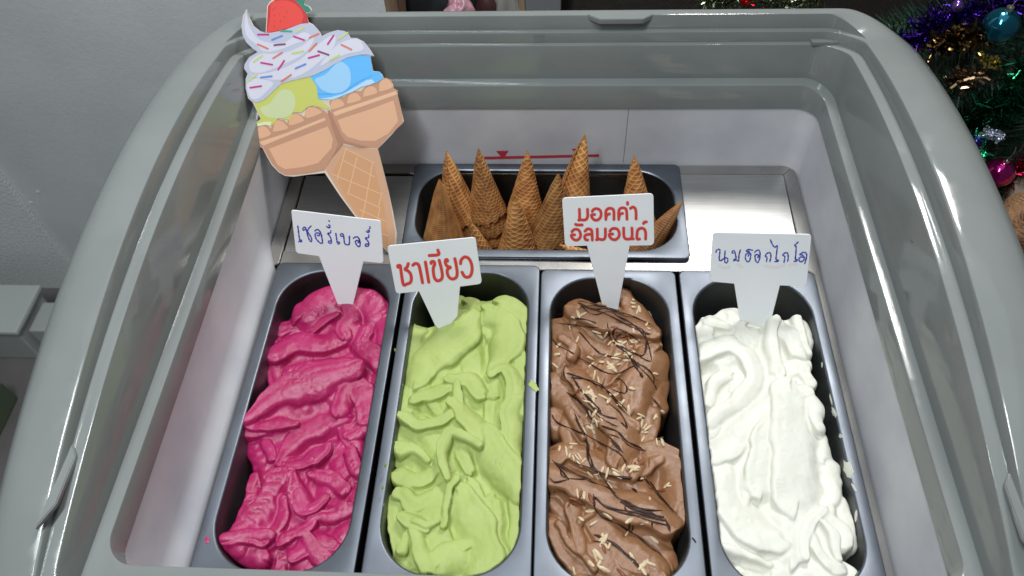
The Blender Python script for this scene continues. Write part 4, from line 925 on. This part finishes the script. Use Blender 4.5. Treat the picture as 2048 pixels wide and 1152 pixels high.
# shelf unit behind with bags
def xat(px, y=YW): return on_axis(np.array([px, 12.]), 1, y)[0]
shelf = empty('wooden_shelf', (xat(900), YW+150, -740), 'raw wood shelf unit holding bags behind the freezer', 'shelf')
box('post', xat(772), xat(784), YW-2, YW+35, -740, 500, M_wood, shelf, 1)
box('post', xat(1038), xat(1050), YW-2, YW+35, -740, 500, M_wood, shelf, 1)
box('side_panel', xat(785), xat(788), YW+35.5, YW+330, -740, 500, mat('shelf_side', (.16, .10, .06), .6)[0], shelf)
box('back_panel', xat(790), xat(1050), YW+331, YW+340, -740, 500, mat('shelf_dark', (.03, .028, .028), .8)[0], shelf)
def lump(name, c, r, mt, label, cat, seed=0, amp=.18, sub=4):
    rr = np.random.default_rng(seed); bm = bmesh.new(); bmesh.ops.create_icosphere(bm, subdivisions=sub, radius=1)
    ks = rr.normal(size=(10, 3))*2.6; ph = rr.random(10)*6
    for v in bm.verts:
        p = np.array(v.co); d = 1+amp*sum(np.sin(k@p*(1+.35*i)+q)/(1+.6*i) for i, (k, q) in enumerate(zip(ks, ph)))*.5
        v.co = Vector((p[0]*r[0]*d, p[1]*r[1]*d, p[2]*r[2]*d))*S
    me = bpy.data.meshes.new(name); bm.to_mesh(me); bm.free(); me.materials.append(mt)
    me.polygons.foreach_set('use_smooth', [True]*len(me.polygons))
    o = bpy.data.objects.new(name, me); C.objects.link(o); o.location = Vector(c)*S; return tag(o, label, cat)
M_black = mat('black_nylon', (.010, .013, .016), .5)[0]
def at_(px, y): return on_axis(np.array(px, float), 1, y)
p = at_((885, 5), 610); lump('black_bag', (p[0], 640, p[2]-60), (72, 60, 130), M_black, 'large black bag on the wooden shelf behind the freezer', 'bag', 3, .12)
p = at_((912, 22), 560); M_pinkbag = mat('pink_plastic_bag', (.42, .22, .27), .25, Transmission_Weight=.0)[0]
lump('pink_plastic_bag', (p[0], 575, p[2]-16), (24, 20, 26), M_pinkbag, 'small crumpled pink plastic bag in front of the black bag', 'bag', 5, .3)
p = at_((1014, 5), 580); M_cloth = mat('grey_white_cloth', (.30, .295, .28), .8)[0]
lump('folded_cloth', (p[0], 600, p[2]-60), (22, 26, 120), M_cloth, 'pale grey cloth hanging beside the right shelf post', 'cloth', 8, .2)
p = at_((978, 12), 590); lump('dark_red_pouch', (p[0], 615, p[2]-50), (30, 26, 70), mat('dark_red_cloth', (.05, .012, .012), .7)[0], 'dark red pouch between the black bag and the pale cloth', 'pouch', 11, .2)
tag(box('grey_board', xat(1051), xat(1121), YW-4, YW+20, -740, 200, mat('grey_board', (.20, .205, .21), .6)[0], None, 1), 'grey board standing right of the wooden shelf', 'board')
M_wicker, nt, b = mat('dark_wicker', (.035, .026, .022), .7)
wv = N(nt, 'ShaderNodeTexBrick'); wv.inputs['Scale'].default_value = 60; wv.inputs['Color1'].default_value = (.045, .033, .028, 1); wv.inputs['Color2'].default_value = (.03, .022, .02, 1); wv.inputs['Mortar'].default_value = (.012, .01, .01, 1); wv.inputs['Mortar Size'].default_value = .03
tc = N(nt, 'ShaderNodeTexCoord'); mp = N(nt, 'ShaderNodeMapping'); mp.inputs['Rotation'].default_value = (math.pi/2, 0, 0); nt.links.new(tc.outputs['Object'], mp.inputs['Vector']); nt.links.new(mp.outputs['Vector'], wv.inputs['Vector']); nt.links.new(wv.outputs['Color'], b.inputs['Base Color'])
tag(box('woven_screen', xat(1122), 2600, YW+60, YW+90, -740, 160, M_wicker), 'dark brown woven screen behind the freezer and the Christmas tree', 'screen')

# ------------------------------------------------------------------ Christmas tree
TX, TY = 850.0, 470.0
tree = empty('christmas_tree', (TX, TY, -740), 'dark green artificial Christmas tree right of the freezer', 'tree')
M_needle, nt, b = mat('tree_needles', (.012, .04, .022), .45); noise_col(nt, b, (.008, .024, .016), (.025, .085, .045), 12)
M_trunk = mat('tree_trunk', (.05, .035, .025), .8)[0]
V, Fc = [], []
path = [(np.array([TX, TY, z]), Vector((1, 0, 0))) for z in np.linspace(-740, 700, 20)]
tube(path, list(np.linspace(26, 6, 20)), 10, 1); mesh('trunk', V, Fc, M_trunk, tree, smooth=True)
nV, nF = [], []; bV, bF = [], []; V, Fc = bV, bF
def rad_at(z): return np.interp(z, [-650, -300, 0, 350, 700], [560, 480, 400, 220, 30])
tips = []
for k in range(230):
    z = -620+1280*(k/230)**1.0; a = k*2.399+random.gauss(0, .2); Rb = rad_at(z)*random.uniform(.75, 1.05)
    d = np.array([math.cos(a), math.sin(a), 0]); n = 14; pts = []
    if TX+d[0]*Rb < 470 and z < 260: Rb *= max(.3, (TX-470)/abs(d[0]*Rb))
    if TY+d[1]*Rb > YW+50: Rb = (YW+50-TY)/d[1]
    for i in range(n):
        s_ = i/(n-1); pts.append(np.array([TX, TY, z])+d*Rb*s_+np.array([0, 0, 50*s_-75*s_*s_]))
    if Rb < 30: continue
    tube([(p_, Vector((0, 0, 1))) for p_ in pts], [4*(1-.7*i/n) for i in range(n)], 4, 1); tips.append(pts[-1])
    m2 = int(Rb*2.4)
    side = np.array([-d[1], d[0], 0])
    for q in range(m2):
        s_ = .12+.88*random.random(); i = min(n-2, int(s_*(n-1))); f = s_*(n-1)-i; p_ = pts[i]*(1-f)+pts[i+1]*f
        ph = random.random()*6.28; out = side*math.cos(ph)+np.array([0, 0, 1])*math.sin(ph)
        ln = random.uniform(26, 52)*(1.15-.45*s_); tdir = out+d*.55; tdir /= np.linalg.norm(tdir); e_ = np.cross(tdir, rng.normal(size=3)); e_ /= np.linalg.norm(e_)
        i0 = len(nV); nV += [p_-e_*.9, p_+e_*.9, p_+tdir*ln+e_*.3]; nF.append([i0, i0+1, i0+2])
mesh('branches', bV, bF, M_trunk, tree); nd = mesh('needles', nV, nF, M_needle, tree); nd['kind'] = 'stuff'
def tinsel(pxs, ys_, rad, cols, label, name='tinsel_garland', n=900, seed=0, w_=1.6):
    rr = np.random.default_rng(seed); Q = catmull([list(at_(p_, y)) for p_, y in zip(pxs, ys_)], 12); V, Fc, mi = [], [], []
    for _ in range(n):
        t = rr.random()*(len(Q)-1.001); i = int(t); p_ = Q[i]*(1-t+i)+Q[i+1]*(t-i)
        d = rr.normal(size=3); d /= np.linalg.norm(d); e_ = np.cross(d, rr.normal(size=3)); e_ /= np.linalg.norm(e_); ln = rad*rr.uniform(.5, 1.1)
        i0 = len(V); bnd = rr.normal(size=3)*ln*.15
        V += [p_-e_*w_/2, p_+e_*w_/2, p_+d*ln*.5+bnd+e_*w_/2, p_+d*ln*.5+bnd-e_*w_/2, p_+d*ln+e_*w_/2, p_+d*ln-e_*w_/2]
        Fc += [[i0, i0+1, i0+2, i0+3], [i0+3, i0+2, i0+4, i0+5]]
    me_m = mat(name+'_foil', cols, .22, 1.0)[0]
    return tag(mesh(name, V, Fc, me_m, None, org=Q[len(Q)//2]), label, 'tinsel')
tinsel([(1790,100),(1850,70),(1900,40),(1960,20),(2048,5)], [330,320,320,330,340], 34, (.055, .015, .22), 'purple foil tinsel draped at the top of the tree', n=800, seed=1)
tinsel([(1860,95),(1900,80),(1940,72),(1985,72)], [270,262,262,270], 22, (.13, .085, .035), 'dull gold ribbon bow under the cyan bauble', 'gold_ribbon', n=420, seed=2, w_=3)
tinsel([(1962,112),(1980,122),(1995,132)], [262,260,260], 11, (.6,.5,.16), 'bright gold foil twist below the gold ribbon', 'gold_twist', n=120, seed=3, w_=3.5)
tinsel([(1960,205),(1985,230),(2005,215),(2035,160),(2048,130)], [250,245,245,250,260], 34, (.01, .12, .055), 'shiny green foil tinsel on the middle right branches', n=420, seed=4)
tinsel([(1950,270),(1960,290),(1968,305)], [215,212,210], 14, (.1, .8, .45), 'bright green foil strands above the magenta bauble', 'foil_strands', n=60, seed=9)
tinsel([(1970,262),(1990,272),(2003,276)], [222,222,222], 9, (.9, .93, 1.0), 'silver foil bow beside the navy bauble', 'silver_bow', n=160, seed=5, w_=4)
tinsel([(1905,165),(1930,160),(1960,150)], [280,275,275], 20, (.35, .25, .16), 'dull bronze ribbon in the shaded branches', 'bronze_ribbon', n=160, seed=6, w_=3)
tinsel([(1400,6),(1470,4),(1560,8),(1640,2)], [470,465,460,450], 20, (.22, .26, .16), 'olive and silver tinsel showing above the rear rim', n=500, seed=7)
tinsel([(1480,4),(1500,8)], [440,440], 8, (.8, .02, .03), 'small red foil star tip above the rear rim', 'red_foil', n=40, seed=8)
tinsel([(1990,370),(2020,350),(2040,330)], [235,235,240], 26, (.30, .01, .04), 'dark red tinsel behind the magenta bauble', n=240, seed=12)
M_cap = mat('bauble_cap', (.8, .78, .7), .25, 1)[0]
def bauble(px, y, r, col, label, seed=0):
    P = at_(px, y); root = empty('bauble', P, label, 'bauble', 'baubles on the Christmas tree')
    def sph(n, c, rr_, mt):
        bm = bmesh.new(); bmesh.ops.create_uvsphere(bm, u_segments=28, v_segments=18, radius=rr_*S)
        me = bpy.data.meshes.new(n); bm.to_mesh(me); bm.free(); me.materials.append(mt); me.polygons.foreach_set('use_smooth', [True]*len(me.polygons))
        o = bpy.data.objects.new(n, me); C.objects.link(o); o.parent = root; o.location = Vector(c)*S; return o
    m_, nt, b = mat('bauble_foil', col, .12, .9); b.inputs['Coat Weight'].default_value = .6
    sph('ball', (0, 0, 0), r, m_)
    global V, Fc
    V, Fc = [], []; P = np.array(P)
    tube([(P+np.array([0, 0, r*.96]), Vector((0, 1, 0))), (P+np.array([0, 0, r*1.22]), Vector((0, 1, 0)))], r*.2, 12, 1); mesh('cap', V, Fc, M_cap, root)
    V, Fc = [], []
    tube([(P+np.array([0, 0, r*1.2])+np.array([math.sin(t)*r*.15, 0, t*r*.4]), Vector((0, 1, 0))) for t in np.linspace(0, 3, 8)], .5, 5, 1); mesh('thread', V, Fc, M_cap, root)
bauble((2001, 52), 262, 22, (.01, .18, .27), 'cyan bauble at the top right of the tree')
bauble((1998, 345), 205, 20, (.50, .01, .20), 'magenta bauble low on the right beside the brown sack')
bauble((1953, 283), 215, 10, (.02, .02, .22), 'navy bauble half hidden by the freezer rim')
bauble((1915, 12), 300, 8, (.25, .12, .5), 'tiny purple bauble near the top edge')
M_sack, nt, b = mat('brown_sack', (.30, .15, .07), .9); noise_col(nt, b, (.16, .075, .035), (.40, .22, .11), 40, 10, .3, .7); bump(nt, b, 300, 1, .006, 8); bump(nt, b, 30, 1, .01, 3)
p = at_((2075, 500), 140); lump('brown_sack', (p[0]+25, 150, p[2]-20), (92, 84, 120), M_sack, 'furry brown sack at the right edge below the tree', 'sack', 21, .22, 5)
p = at_((2068, 392), 215); lump('paper_wrap', (p[0]+20, 225, p[2]-10), (50, 30, 52), mat('beige_wrap', (.30, .25, .19), .7)[0], 'beige paper wrap sticking up behind the brown sack', 'paper', 23, .25)
sc.cycles.use_denoising = True
